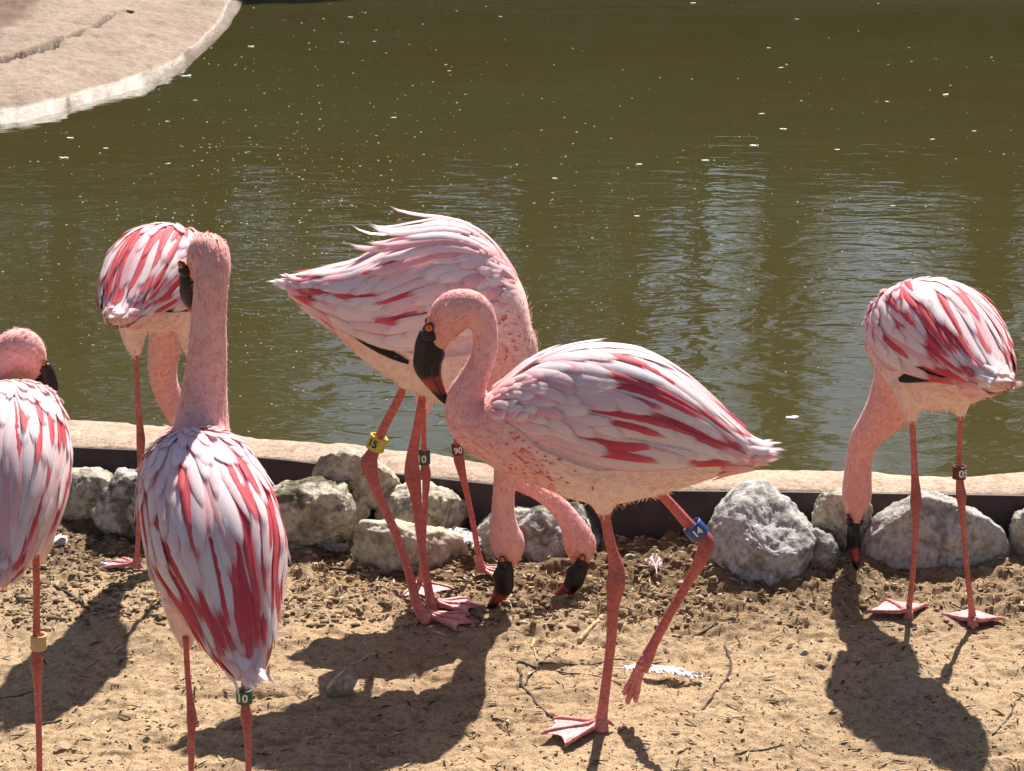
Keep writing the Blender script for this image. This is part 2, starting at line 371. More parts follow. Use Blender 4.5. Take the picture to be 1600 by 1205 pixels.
# wide terrain: zoo ground behind the camera, pond bed, far bank out to the horizon
tx = np.concatenate([np.linspace(-300, -16, 14), np.linspace(-15, 15, 61), np.linspace(16, 300, 14)])
ty = np.concatenate([np.linspace(-200, 0, 10), np.linspace(1, 30, 59), np.linspace(34, 600, 18)])
TX, TY = np.meshgrid(tx, ty)
TZ = np.where(TY < 4.6, -0.06, -0.5)+0.0*TX
TZ = TZ+smoothstep(16.4, 19.5, TY+0.4*vnoise(TX*0.5, TY*0.5, 41))*1.1+smoothstep(13.0, 16.5, np.abs(TX))*smoothstep(3, 6, TY)*0.9
ny, nx = TX.shape; idx = np.arange(ny*nx).reshape(ny, nx)
F = np.stack([idx[:-1, :-1], idx[:-1, 1:], idx[1:, 1:], idx[1:, :-1]], -1).reshape(-1, 4)
g = mk('terrain', np.stack([TX, TY, TZ], -1).reshape(-1, 3), F, M['ground'], col=np.tile((0.5, 0.52, 0.42), (ny*nx, 1))); tag(g, kind='structure')

# water sheet, its near edge tucked under the sloping back of the rim
wx = np.concatenate([[-14, -8, -4], XS[::6], [4, 8, 14]])
wfy = np.interp(wx, XS, BY); wfy = wfy-0.045
rows = [wfy+(40-wfy)*t for t in (0, 0.02, 0.05, 0.1, 0.2, 0.4, 0.7, 1.0)]
V = np.array([[x, r[i], WATER_Z] for r in rows for i, x in enumerate(wx)])
nx = len(wx); idx = np.arange(len(V)).reshape(len(rows), nx)
F = np.stack([idx[:-1, :-1], idx[:-1, 1:], idx[1:, 1:], idx[1:, :-1]], -1).reshape(-1, 4)
w = mk('water', V, F, M['water'], smooth=False); tag(w, kind='structure')

# concrete rim
def rim():
    prof = 9; V = []; C = []; Wt = []
    xs = np.concatenate([np.linspace(-6, -1.71, 30), np.linspace(-1.7, 1.7, 620), np.linspace(1.71, 6, 30)])
    fy = np.interp(xs, XS, FY); by = np.interp(xs, XS, BY)+0.012*vnoise(xs*9, xs*0, 51)+0.008*vnoise(xs*31, xs*0, 52)
    for x, a, b in zip(xs, fy, by):
        L = b-a
        for t, z, wt in ((0.012, RIM_Z-0.15, 0), (0.012, RIM_Z-0.004, 0), (0.10, RIM_Z+0.000, 0), (0.30, RIM_Z+0.003, 0), (0.50, RIM_Z+0.002, 0), (0.72, RIM_Z-0.004, 0), (0.90, RIM_Z-0.014, 0.6), (1.0, WATER_Z-0.001, 1.0), (1.35, WATER_Z-0.07, 1)):
            tt = t if t > 0.05 else 0
            yy = a+L*t if t > 0.05 else a+0.006
            z2 = z+(0.004*float(vnoise(x*18, yy*18, 53))+0.003*float(vnoise(x*50, yy*50, 54)) if 0.05 < t < 1 else 0)
            V.append((x, yy, z2)); Wt.append(wt); C.append((1-0.35*wt,)*3)
    n = len(xs); idx = np.arange(n*prof).reshape(n, prof)
    F = np.stack([idx[:-1, :-1], idx[1:, :-1], idx[1:, 1:], idx[:-1, 1:]], -1).reshape(-1, 4)
    o = mk('pond_rim', V, F, M['concrete'], col=np.array(C))
    a = o.data.attributes.new('wet', 'FLOAT', 'POINT'); a.data.foreach_set('value', np.array(Wt, float))
    tag(o, 'pale rough concrete rim strip along the near edge of the pond', 'rim')
    # dark metal edging in front of it
    V = []
    for x, a in zip(xs, fy):
        th = 0.009; top = RIM_Z+0.003
        V += [(x, a-0.004-th, -0.05), (x, a-0.004-th, top-0.002), (x, a-0.004-th*0.7, top), (x, a-0.004-th*0.3, top), (x, a-0.004, top-0.002), (x, a-0.004, -0.05)]
    idx = np.arange(n*6).reshape(n, 6)
    F = np.stack([idx[:-1, :-1], idx[1:, :-1], idx[1:, 1:], idx[:-1, 1:]], -1).reshape(-1, 4)
    o = mk('edging_strip', V, F, M['edging']); tag(o, 'dark brown metal edging strip standing in front of the concrete rim', 'edging')
rim()

# concrete bank of the island across the water, with a crack and a wet glittering edge
def bank():
    edge_px = [(455, -120), (420, -60), (385, -4), (360, 40), (330, 72), (285, 108), (240, 132), (190, 146), (140, 160), (90, 176), (45, 188), (0, 194), (-80, 200), (-200, 196), (-420, 180)]
    E = np.array([gnd(x, y, WATER_Z) for x, y in edge_px]); E = catmull(E, 420)
    cen = np.array([E[-1][0]+0.3, 16.8, 0.0])
    T = np.concatenate([[-0.05], np.linspace(0, 0.12, 26), np.linspace(0.125, 1.0, 170)])
    c1 = np.array([gnd(x, y, 0.26) for x, y in [(-60, 102), (0, 84), (45, 74), (75, 66), (125, 50), (165, 30), (190, 16), (206, 14)]]); c1 = catmull(c1, 160)
    V = []; C = []; W = []
    for i, e in enumerate(E):
        dirv = cen-e; L = np.linalg.norm(dirv[:2])
        e2 = e[:2]+0.02*nrm(dirv[:2])*float(vnoise(i*0.11, 0.0, 61))*2
        for t in T:
            dist = t*L; p = e2+dirv[:2]*t
            h = 0.40*0.15*(1-math.exp(-(max(dist, 0)/0.15)**1.0*1.0))*1.0+0.05*dist if t >= 0 else -0.10
            V.append((p[0], p[1], WATER_Z+h)); 
            w = 1-min(1, max(0, (dist-0.09)/0.08)); W.append(w)
            C.append((1.0, 1.0, 1.0))
    V = np.array(V); C = np.array(C); W = np.array(W)
    V[:, 2] += (0.03*vnoise(V[:, 0]*3, V[:, 1]*3, 62)+0.02*vnoise(V[:, 0]*9, V[:, 1]*9, 63)+0.010*vnoise(V[:, 0]*30, V[:, 1]*30, 64))*np.clip(1-W, 0.12, 1)
    D2 = np.min((V[:, None, 0]-c1[None, :, 0])**2+((V[:, None, 1]-c1[None, :, 1])*0.16)**2, axis=1)**0.5
    jag = 0.0085*(1+2.2*vnoise(V[:, 0]*14, V[:, 1]*9, 66))
    cr = smoothstep(jag+0.006, jag*0.5, D2); V[:, 2] -= 0.16*cr; C = C*(1-0.6*cr[:, None])
    s0, s1 = gnd(-10, 40, 0.33), gnd(100, -4, 0.33); sn = nrm(np.array([-(s1-s0)[1], (s1-s0)[0]]))
    soil = smoothstep(-0.05, 0.12, (V[:, :2]-s0[:2])@sn+0.15*vnoise(V[:, 0]*4, V[:, 1]*4, 67))
    C = C*0.68; C = C*(1-soil[:, None])+np.array([0.34, 0.26, 0.20])*soil[:, None]
    damp = smoothstep(0.10, 0.75, W+0.0)[:, None]; grey = np.clip(1-np.minimum(1, (1-W)*0.6), 0, 1)
    C = C*(1-0.15*damp)+0*damp
    n, m = len(E), len(T); idx = np.arange(n*m).reshape(n, m)
    F = np.stack([idx[:-1, :-1], idx[1:, :-1], idx[1:, 1:], idx[:-1, 1:]], -1).reshape(-1, 4)[:, ::-1]
    o = mk('concrete_bank', V, F, M['concrete'], col=C)
    a = o.data.attributes.new('wet', 'FLOAT', 'POINT'); a.data.foreach_set('value', np.clip(W*1.6, 0, 1))
    tag(o, kind='structure')
bank()

# ------------------------------------------------------------------ beyond the frame: what the pond reflects
def leaf_cloud(n, centres, size, seed):
    r = np.random.default_rng(seed); V = []; F = []
    cs = np.array([c[:3] for c in centres]); rs = np.array([c[3] for c in centres])
    k = r.choice(len(cs), n, p=rs**2/np.sum(rs**2))
    u = r.normal(size=(n, 3)); u /= np.linalg.norm(u, axis=1)[:, None]
    P = cs[k]+u*(rs[k]*r.uniform(0.35, 1.0, n)**0.5)[:, None]
    a = r.normal(size=(n, 3)); a /= np.linalg.norm(a, axis=1)[:, None]
    b = np.cross(a, r.normal(size=(n, 3))); b /= np.linalg.norm(b, axis=1)[:, None]
    s = size*r.uniform(0.6, 1.4, n)[:, None]
    V = np.stack([P-a*s, P-b*s*0.5, P+a*s, P+b*s*0.5], 1).reshape(-1, 3)
    F = np.arange(4*n).reshape(n, 4)
    return V, F
def tree(x, y, h, cw, dens, seed, mat, label, name='tree', low=0.35):
    r = random.Random(seed); base = np.array([x, y, 0.45])
    e = empty(name, base)
    P = [base+np.array([0, 0, -0.2])]; p = base.copy()
    for i in range(5):
        p = p+np.array([r.uniform(-.15, .15), r.uniform(-.15, .15), h*0.17]); P.append(p.copy())
    P = catmull(P, 16); parts = [sweep(P, np.linspace(0.05*h*0.45, 0.012*h, 16), 8)]
    cent = []
    for i in range(26):
        t = low+(1.0-low)*(i+r.random())/26; a = r.uniform(0, 6.28); rr = cw*(1.0-0.35*t)*r.uniform(0.15, 1.0)
        c = base+np.array([math.cos(a)*rr, math.sin(a)*rr, h*t]); cent.append((*c, r.uniform(0.22, 0.45)*cw))
        b0 = P[min(15, int(t*11))]; parts.append(sweep(np.array([b0, (b0+c)/2+np.array([0, 0, 0.1]), c]), [0.016*h*0.5, 0.011*h*0.5, 0.004*h*0.5], 6))
    V, F = join(parts); mk('trunk', V, F, M['bark'], e, base)
    V, F = leaf_cloud(int(dens*1.35), cent, 0.065, seed+100); mk('crown', V, F, mat, e, base, smooth=False)
    tag(e, label, 'tree')
for (x, y, h, cw, n, sd, mt, lb) in [
        (-9.6, 23.0, 8.6, 2.2, 13000, 1, 'leaf_mid', 'broad olive tree furthest along the shore behind the island bank'),
        (-6.9, 22.2, 8.4, 1.8, 15000, 2, 'leaf_mid', 'tall loose leafy tree behind the island bank, mirrored in the pond'),
        (-4.7, 22.8, 8.2, 1.5, 14000, 7, 'leaf_dark', 'narrow dark leafy tree beyond the far shore, behind the island bank'),
        (-3.1, 22.5, 8.6, 1.35, 14000, 8, 'leaf_mid', 'tall olive green tree beyond the far shore, beside the sky gap in the reflection'),
        (-1.25, 22.0, 3.6, 0.75, 5000, 9, 'leaf_mid', 'low young tree under the sky gap in the reflection'),
        (0.35, 23.0, 8.8, 1.25, 14000, 3, 'leaf_dark', 'slim dark tree beyond the far shore, left of the timber posts'),
        (1.25, 24.0, 8.0, 0.8, 3500, 10, 'leaf_mid', 'young tree close to the first timber post'),
        (3.32, 25.5, 9.0, 1.5, 4200, 4, 'leaf_mid', 'airy pale green tree behind the timber posts'),
        (5.72, 25.5, 9.5, 1.8, 5600, 5, 'leaf_mid', 'airy tree beyond the far shore, past the widest timber gap'),
        (7.6, 24.5, 9.0, 1.9, 9000, 6, 'leaf_dark', 'leafy dark tree past the last timber post'),
        (10.4, 23.0, 9.0, 2.6, 12000, 16, 'leaf_dark', 'broad dark tree on the shore well past the timber posts')]:
    tree(x, y, h, cw, n, sd, M[mt], lb, low=0.14)
for i, (x, hh) in enumerate([(-8.6, 3.6), (-7.3, 3.2), (-6.2, 3.3), (-5.1, 3.6), (-4.1, 3.3), (-3.1, 3.5), (-2.2, 3.4), (-1.3, 3.2), (-0.4, 3.1), (0.45, 3.4), (1.3, 3.5), (2.2, 3.3), (3.1, 3.4), (4.0, 3.6), (4.9, 3.4), (5.8, 3.5), (6.8, 3.3), (7.8, 3.6), (8.8, 3.5)]):
    hh = hh*0.62; base = np.array([x, 20.2+0.3*(i % 3), 0.4]); e = empty('shrub', base); r = random.Random(i+50)
    cent = [(x+r.uniform(-1, 1), base[1]+r.uniform(-.4, .4), 0.4+hh*(0.05+0.8*k/15), r.uniform(0.40, 0.6)) for k in range(16)]
    V, F = leaf_cloud(4600, cent, 0.115, i+70); mk('foliage', V, F, M['leaf_dark'], e, base, smooth=False)
    parts = [sweep(np.array([base+np.array([r.uniform(-.2, .2), 0, -.2]), base+np.array([r.uniform(-.4, .4), 0, hh*0.4]), np.array(c[:3])]), [0.05, 0.035, 0.012], 6) for c in cent[:6]]
    V, F = join(parts); mk('stem', V, F, M['bark'], e, base)
    tag(e, 'dense dark shrub in the hedge along the far shore', 'shrub', 'hedge shrubs along the far shore')
for i, (px, w) in enumerate([(1100, 0.19), (1250, 0.225), (1572, 0.21), (1890, 0.2)]):
    Yp = 22.0; w = w*1.2; x = (px-800)/FPX*Yp/CA*1.0; x = (px-800)/FPX*(Yp*CA+0.3)
    pts = np.array([[x, Yp, 0.0], [x+0.01, Yp, 2.5], [x, Yp, 5.2], [x+0.02, Yp, 7.4]])
    V, F = sweep(catmull(pts, 14), np.linspace(w*0.52, w*0.46, 14), 12, ref=(1, 0, 0))
    o = mk('timber_post', V, F, M['timber'], origin=(x, Yp, 0.0))
    tag(o, 'tall dark round timber post on the far shore, seen mirrored in the pond', 'post', 'timber posts on the far shore')

exec_after = []
# ------------------------------------------------------------------ flamingos
def build_body_mesh(parts, voxel=0.0045, it=5):
    V, F = join(parts)
    me = bpy.data.meshes.new('tmp'); me.from_pydata(V.tolist(), [], F)
    bm = bmesh.new(); bm.from_mesh(me); bmesh.ops.recalc_face_normals(bm, faces=bm.faces); bm.to_mesh(me); bm.free()
    o = bpy.data.objects.new('tmp', me); COL.objects.link(o)
    r = o.modifiers.new('r', 'REMESH'); r.mode = 'VOXEL'; r.voxel_size = voxel
    s = o.modifiers.new('s', 'SMOOTH'); s.factor = 0.5; s.iterations = it
    dg = bpy.context.evaluated_depsgraph_get(); dg.update()
    ev = o.evaluated_get(dg); m2 = ev.to_mesh()
    n = len(m2.vertices); co = np.zeros(n*3); m2.vertices.foreach_get('co', co); co = co.reshape(-1, 3)
    no = np.zeros(n*3); m2.vertices.foreach_get('normal', no); no = no.reshape(-1, 3)
    fs = [tuple(p.vertices) for p in m2.polygons]
    ev.to_mesh_clear(); bpy.data.objects.remove(o); bpy.data.meshes.remove(me)
    return co.copy(), no.copy(), fs

class Torso:
    """body surface: stations (x forward, zc, up half height, down half height, half width) in a local frame"""
    def __init__(s, st, O, fwd, up, scale=1.0):
        D = catmull(np.array(st), 120)*scale
        s.D = D; s.O = np.asarray(O, float); s.f = nrm(fwd); up = np.asarray(up, float)
        s.u = nrm(up-np.dot(up, s.f)*s.f); s.l = np.cross(s.u, s.f); s.sc = scale
        s.uu = np.linspace(0, 1, 120)
    def pt(s, u, v, off=0.0):
        u = np.asarray(u, float); v = np.asarray(v, float)
        uc = np.clip(u, 0, 1)
        x, zc, hu, hd, w = (np.interp(uc, s.uu, s.D[:, k]) for k in range(5))
        sh = np.clip(1-(u-uc)*5.5, 0.12, 1); hu = hu*sh; hd = hd*sh; w = w*np.clip(sh*1.6, 0, 1)
        c = np.cos(v); sn = np.sin(v)
        h = np.where(c > 0, hu, hd)
        e = 0.88
        cz = np.sign(c)*np.abs(c)**e; sy = np.sign(sn)*np.abs(sn)**e
        p = s.O+x[..., None]*s.f+(zc+h*cz)[..., None]*s.u+(w*sy)[..., None]*s.l
        # beyond the tail end: straight on
        ov = (u-uc)[..., None]; p = p-ov*s.f*0.62*s.sc
        if np.ndim(off) or off != 0.0:
            n = nrmN((c/np.maximum(h, .012))[..., None]*s.u+(sn/np.maximum(w, .012))[..., None]*s.l)
            p = p+n*np.asarray(off)[..., None]
        return p
    def mesh(s, nu=44, nv=30):
        th = np.arange(nv)*2*math.pi/nv; V = []
        us = np.linspace(0, 1, nu)
        U, T = np.meshgrid(us, th, indexing='ij'); V = s.pt(U, T).reshape(-1, 3)
        F = [(k*nv+j, k*nv+(j+1) % nv, (k+1)*nv+(j+1) % nv, (k+1)*nv+j) for k in range(nu-1) for j in range(nv)]
        c0 = len(V); V = np.vstack([V, V[:nv].mean(0), V[(nu-1)*nv:nu*nv].mean(0)])
        for j in range(nv): F.append((c0, (j+1) % nv, j)); F.append((c0+1, (nu-1)*nv+j, (nu-1)*nv+(j+1) % nv))
        return V, F
    def axis(s, n=40):
        us = np.linspace(0, 1, n); x, zc = (np.interp(us, s.uu, s.D[:, k]) for k in (0, 1))
        hu, hd = (np.interp(us, s.uu, s.D[:, k]) for k in (2, 3))
        return s.O+x[:, None]*s.f+(zc+(hu-hd)/2)[:, None]*s.u
def nrmN(v): return v/(np.linalg.norm(v, axis=-1)[..., None]+1e-12)

FCOL = {  # feather pigments: base, tip, edge
    'white': ((0.93, 0.66, 0.67), (0.93, 0.83, 0.83), None),
    'blush': ((0.92, 0.53, 0.55), (0.93, 0.73, 0.74), None),
    'edged': ((0.93, 0.62, 0.63), (0.93, 0.78, 0.78), (0.80, 0.22, 0.25)),
    'pink':  ((0.90, 0.36, 0.38), (0.92, 0.58, 0.60), None),
    'red':   ((0.62, 0.030, 0.060), (0.76, 0.11, 0.14), None),
    'black': ((0.012, 0.011, 0.012), (0.014, 0.012, 0.013), None)}
def feather_mesh(ts, u0, v0, du, dv, W, off0, off1, kind, asym=0.0, bow=0.0, arch=0.004, tipcurl=0.0):
    """a vane lying on the body surface from (u0,v0) to (u0+du,v0+dv); W = half width in metres"""
    NYs, NXs = 8, 4
    t = np.linspace(0, 1, NYs+1); sft = np.linspace(-1, 1, NXs+1)
    wid = np.interp(t, [0, .1, .3, .55, .75, .88, .96, 1], [.35, .66, .95, 1.0, .84, .58, .30, .04])
    u = u0+du*t; v = v0+dv*t+bow*np.sin(t*math.pi)
    off = off0+(off1-off0)*t**1.2+tipcurl*t**3
    C = ts.pt(u, v, off)
    T = nrmN(np.gradient(C, axis=0)); Nn = nrmN(ts.pt(u, v, off+0.01)-C); Sd = np.cross(Nn, T)
    # move sideways on the surface by angular step so the vane hugs the curvature
    eps = 0.05; pv = np.linalg.norm(ts.pt(u, v+eps, off)-C, axis=1)/eps
    pu = np.linalg.norm(ts.pt(u+0.01, v, off)-C, axis=1)/0.01
    dvds = np.einsum('ij,ij->i', Sd, nrmN(ts.pt(u, v+eps, off)-C))/np.maximum(pv, .02)
    duds = np.einsum('ij,ij->i', Sd, nrmN(ts.pt(u+0.01, v, off)-C))/np.maximum(pu, .05)
    sw = sft[None, :]*wid[:, None]*W+asym*W*0.3*np.sin(t*math.pi)[:, None]
    U = u[:, None]+sw*duds[:, None]; Vv = v[:, None]+sw*dvds[:, None]
    O2 = off[:, None]+arch*(0.5-sft[None, :]**2)*np.minimum(1, wid[:, None])
    P = ts.pt(U, Vv, O2)
    b, tip, edge = (np.array(x) if x is not None else None for x in FCOL[kind])
    col = b+(tip-b)*(t**0.7)[:, None, None]+0*sft[None, :, None]
    if edge is not None:
        k = (sft[None, :]*(1 if asym >= 0 else -1) > 0.9)*smoothstep(0.1, 0.4, t)[:, None]
        col = col*(1-k[..., None])+edge*k[..., None]
    if kind == 'red' :
        k = smoothstep(0.8, 1.0, t)*0.4+smoothstep(0.25, 0.0, t)*0.4; col = col*(1-k[:, None, None])+np.array([0.90, 0.48, 0.50])*k[:, None, None]
    idx = np.arange((NYs+1)*(NXs+1)).reshape(NYs+1, NXs+1)
    F = np.stack([idx[:-1, :-1], idx[:-1, 1:], idx[1:, 1:], idx[1:, :-1]], -1).reshape(-1, 4)
    uv = np.stack(np.broadcast_arrays((sft[None, :]+1)/2, t[:, None]), -1).reshape(-1, 2)
    return P.reshape(-1, 3), F, col.reshape(-1, 3), uv

def wing(ts, side, e, O, seed, style):
    """folded wing: a shell on the body with its own feathers"""
    r = random.Random(seed)
    # shell
    nu, nv = 26, 14
    uu = np.linspace(0.20, 0.90, nu); V = []
    lo = np.interp(uu, [.20, .30, .45, .65, .80, .90], np.radians([70, 98, 108, 104, 88, 70])); hi = np.interp(uu, [.20, .3, .9], np.radians([30, 8, 6]))
    tt = np.linspace(0, 1, nv)
    U = np.repeat(uu[:, None], nv, 1); Vv = hi[:, None]+(lo-hi)[:, None]*tt[None, :]
    env = np.minimum(np.minimum(np.linspace(0, 1, nu)*6, (1-np.linspace(0, 1, nu))*6)[:, None], np.minimum(tt*7, (1-tt)*7)[None, :]); env = np.sqrt(np.clip(env, 0, 1))
    top = ts.pt(U, Vv*side, 0.001+0.004*env); bot = ts.pt(U, Vv*side, -0.006+0*env)
    idx = np.arange(nu*nv).reshape(nu, nv); n0 = nu*nv
    A = np.stack([idx[:-1, :-1], idx[1:, :-1], idx[1:, 1:], idx[:-1, 1:]], -1).reshape(-1, 4)
    F = A.tolist()+(A[:, ::-1]+n0).tolist()
    brd = list(idx[:, 0])+list(idx[-1, 1:])+list(idx[::-1, -1][1:])+list(idx[0, ::-1][1:-1])
    for a, b in zip(brd, brd[1:]+brd[:1]): F.append([int(a), int(b), int(b)+n0, int(a)+n0])
    VV = np.vstack([top.reshape(-1, 3), bot.reshape(-1, 3)])
    wcol = np.tile((0.86, 0.56, 0.57), (len(VV), 1))
    wg = mk('wing', VV, F, M['plumage'], e, O, wcol)
    fl = []
    sc = ts.sc; L = 0.62*sc
    def add(u0, vdeg, length, wid, kind, droop, o0, o1, bow=0.0, curl=0.0, asym=0.0, arch=0.004):
        du = length/L; rad = 0.10*sc
        fl.append(feather_mesh(ts, u0, R(vdeg)*side, du, R(droop)*side, wid, o0, o1, kind, asym*side, R(bow)*side, arch, curl))
    # black flight feathers just showing under the lower edge
    for k in range(style.get('black', 0)):
        add(0.52+0.05*k, 115-6*k, 0.15*sc, 0.016*sc, 'black', -12-4*k, 0.003, 0.006)
    # long inner feathers: white and crimson, rear half
    for (u0, vlo, vhi, nf, ln, wd, kinds) in style['rows']:
        for k in range(nf):
            f = (k+0.5)/nf; v = vlo+(vhi-vlo)*f+r.uniform(-3, 3)
            kd = r.choice(kinds)
            wdk = wd*(0.66 if kd == 'red' else 1.12)*r.uniform(0.85, 1.15)
            dr = style['droop']*(1-0.75*f)*r.uniform(0.7, 1.3)
            add(u0+r.uniform(-.026, .026), v, ln*sc*r.uniform(0.85, 1.15)*(1.12 if kd == 'red' else 1.0), wdk*sc, kd, dr, 0.0045+r.uniform(0, .0015)+style.get('lift', 0), 0.0095+r.uniform(0, .004)+style.get('lift', 0), bow=r.uniform(-2, 4), curl=max(0, r.uniform(-.006, .006)), asym=r.choice([1, -1]), arch=0.0022)
    if side > 0:
        for k, u0 in enumerate((0.66, 0.60, 0.54, 0.48, 0.425, 0.375, 0.33, 0.29, 0.25, 0.215, 0.18, 0.15)):
            for dv in ((-7, 3) if k % 2 else (-2, 8)):
                add(u0+r.uniform(-.022, .022), dv+r.uniform(-2, 2), sc*(0.05+0.24*u0)*r.uniform(0.8, 1.2), sc*(0.009+0.009*u0), r.choice(['white', 'blush', 'white', 'edged'] if k > 4 else style.get('mid', ['white', 'blush', 'red', 'pink'])), r.uniform(-3, 3), 0.0055, 0.0115, arch=0.002, asym=r.choice([1, -1]))
    for P, Fc, c, uv in fl:
        mk('feather', P, Fc, M['feather'], wg, O, c, True, uv)
    return wg

def tail(ts, e, O, seed, spread=1.0, n=11, droop=0.0, kinds=('white', 'blush', 'white')):
    r = random.Random(seed); fl = []
    for k in range(n):                      # upper fan
        a = (k/(n-1)-0.5)*2
        fl.append(feather_mesh(ts, 0.79+0.02*abs(a), R(82)*a*spread, 0.285-0.07*abs(a)+r.uniform(-.03, .02), R(-14)*a, 0.015*ts.sc, 0.003+0.002*(k % 2), 0.005, r.choice(kinds), r.choice([1, -1]), 0, 0.003))
    for k in range(9):                      # coverts under the tail
        a = (k/8-0.5)*2
        fl.append(feather_mesh(ts, 0.76+0.03*abs(a), math.pi+R(62)*a, 0.20-0.05*abs(a)+r.uniform(-.02, .02), R(-10)*a, 0.016*ts.sc, 0.003+0.002*(k % 2), 0.006, r.choice(['pink', 'blush', 'blush']), r.choice([1, -1]), 0, 0.003))
    for k in range(7):                      # ragged tips at the very end
        a = (k/6-0.5)*2
        fl.append(feather_mesh(ts, 0.90+r.uniform(0, .03), R(100)*a+r.uniform(-.2, .2), 0.115+r.uniform(-.025, .02), R(-25)*a, 0.012*ts.sc, 0.008, 0.010+r.uniform(0, .006), r.choice(['white', 'white', 'blush', 'pink']), r.choice([1, -1]), 0, 0.003, r.uniform(-.004, .012)))
    core = ts.axis(40)[33:]
    V, F = sweep(core, np.linspace(0.020, 0.004, len(core))*ts.sc, 8, ref=ts.l, ratio=1.3)
    tl = mk('tail', V, F, M['plumage'], e, O, np.tile((0.88, 0.52, 0.50), (len(V), 1)))
    for P, Fc, c, uv in fl: mk('feather', P, Fc, M['feather'], tl, O, c, True, uv)

def tufts(co, no, fs, cols, flow, nper, seed, keep=None, size=(0.012, 0.0032), lift=0.35):
    """short plumes over the skin surface, lying along the flow"""
    r = np.random.default_rng(seed)
    k = r.integers(0, len(co), nper)
    if keep is not None: k = k[keep[k] > r.random(nper)]
    P = co[k]; N = no[k]; T = flow[k]; T = nrmN(T-np.sum(T*N, 1)[:, None]*N+0.15*r.normal(size=P.shape)); S = np.cross(N, T)
    n = len(k); s = r.uniform(0.7, 1.4, n)[:, None]
    ln = size[0]*s; wd = size[1]*s
    a = P-N*0.0008-S*wd*0.7; b = P-N*0.0008+S*wd*0.7
    m1 = P+T*ln*0.55+N*ln*lift*0.35-S*wd; m2 = P+T*ln*0.55+N*ln*lift*0.35+S*wd
    tp = P+T*ln+N*ln*lift*0.6
    V = np.stack([a, b, m1, m2, tp], 1).reshape(-1, 3)
    base = np.arange(n)[:, None]*5
    F = (base+np.array([0, 1, 3, 2])).tolist()+(base+np.array([2, 3, 4])).tolist()
    c = np.repeat(np.clip(cols[k]*r.uniform(0.94, 1.05, (n, 1)), 0, 0.93), 5, 0)
    return V, F, c

BILL = np.array([(10, 2, 13), (28, 2.5, 19), (45, .5, 23), (59, 3.5, 21.5), (73, 2.5, 19), (87, -3.6, 15.5), (101, -11.5, 11.5), (115, -20, 7.5), (123, -25, 2.5)], float)/850.0
def bill(e, O, eye, dwn, fwd, s, openness=0.0):
    d = nrm(dwn); b = np.asarray(fwd, float); b = nrm(b-np.dot(b, d)*d); l = np.cross(d, b)
    Dn = catmull(BILL, 26)*s; n = 18
    th = np.arange(n)*2*math.pi/n; V = []; C = []
    a0 = Dn[:, 0]/s*850
    for k, (a, c, h) in enumerate(Dn):
        cen = eye+d*a+b*c
        wd = h*np.interp(a0[k], [10, 45, 80, 123], [0.80, 0.60, 0.66, 0.8])
        for t in th:
            # culmen side fuller, a groove where the two mandibles meet
            gr = 1-0.10*math.exp(-((math.cos(t)+0.25)/0.16)**2)
            V.append(cen+b*h*math.cos(t)*gr+l*wd*math.sin(t)*gr)
            red = smoothstep(77, 82, a0[k]-4*math.cos(t))*(1-smoothstep(100, 104, a0[k]+3*math.cos(t)))
            C.append(np.array([0.016, 0.010, 0.011])*(1-red)+np.array([0.42, 0.055, 0.045])*red)
    m = len(Dn); F = [(k*n+j, k*n+(j+1) % n, (k+1)*n+(j+1) % n, (k+1)*n+j) for k in range(m-1) for j in range(n)]
    V = np.array(V); c0 = len(V); V = np.vstack([V, V[:n].mean(0), V[(m-1)*n:m*n].mean(0)]); C += [C[0], C[-1]]
    for j in range(n): F.append((c0, (j+1) % n, j)); F.append((c0+1, (m-1)*n+j, (m-1)*n+(j+1) % n))
    ob = mk('bill', V, F, M['bill'], e, O, np.array(C))
    # lower mandible edge ridge
    for sd in (1, -1):
        k0, k1 = 8, 21
        pts = np.array([eye+d*Dn[k, 0]+b*(Dn[k, 1]-Dn[k, 2]*0.30)+l*sd*Dn[k, 2]*np.interp(a0[k], [10, 45, 80, 123], [0.80, 0.60, 0.66, 0.8])*0.93 for k in range(k0, k1)])
        Vr, Fr = sweep(pts, np.linspace(0.0016, 0.0010, len(pts))*s, 6)
        mk('mandible_edge', Vr, Fr, M['bill'], ob, O, np.tile((0.05, 0.028, 0.026), (len(Vr), 1)))
    return ob
def ball(c, r, nrmdir, flat=1.0, nu=10, nv=14):
    n = nrm(nrmdir); a = nrm(np.cross(n, (0.3, 0.5, 0.81))); b = np.cross(n, a); V = []; F = []
    for i in range(nu+1):
        ph = math.pi*i/nu
        for j in range(nv):
            t = 2*math.pi*j/nv; V.append(c+r*(n*math.cos(ph)*flat+(a*math.cos(t)+b*math.sin(t))*math.sin(ph)))
    for i in range(nu):
        for j in range(nv): F.append((i*nv+j, i*nv+(j+1) % nv, (i+1)*nv+(j+1) % nv, (i+1)*nv+j))
    return np.array(V), F
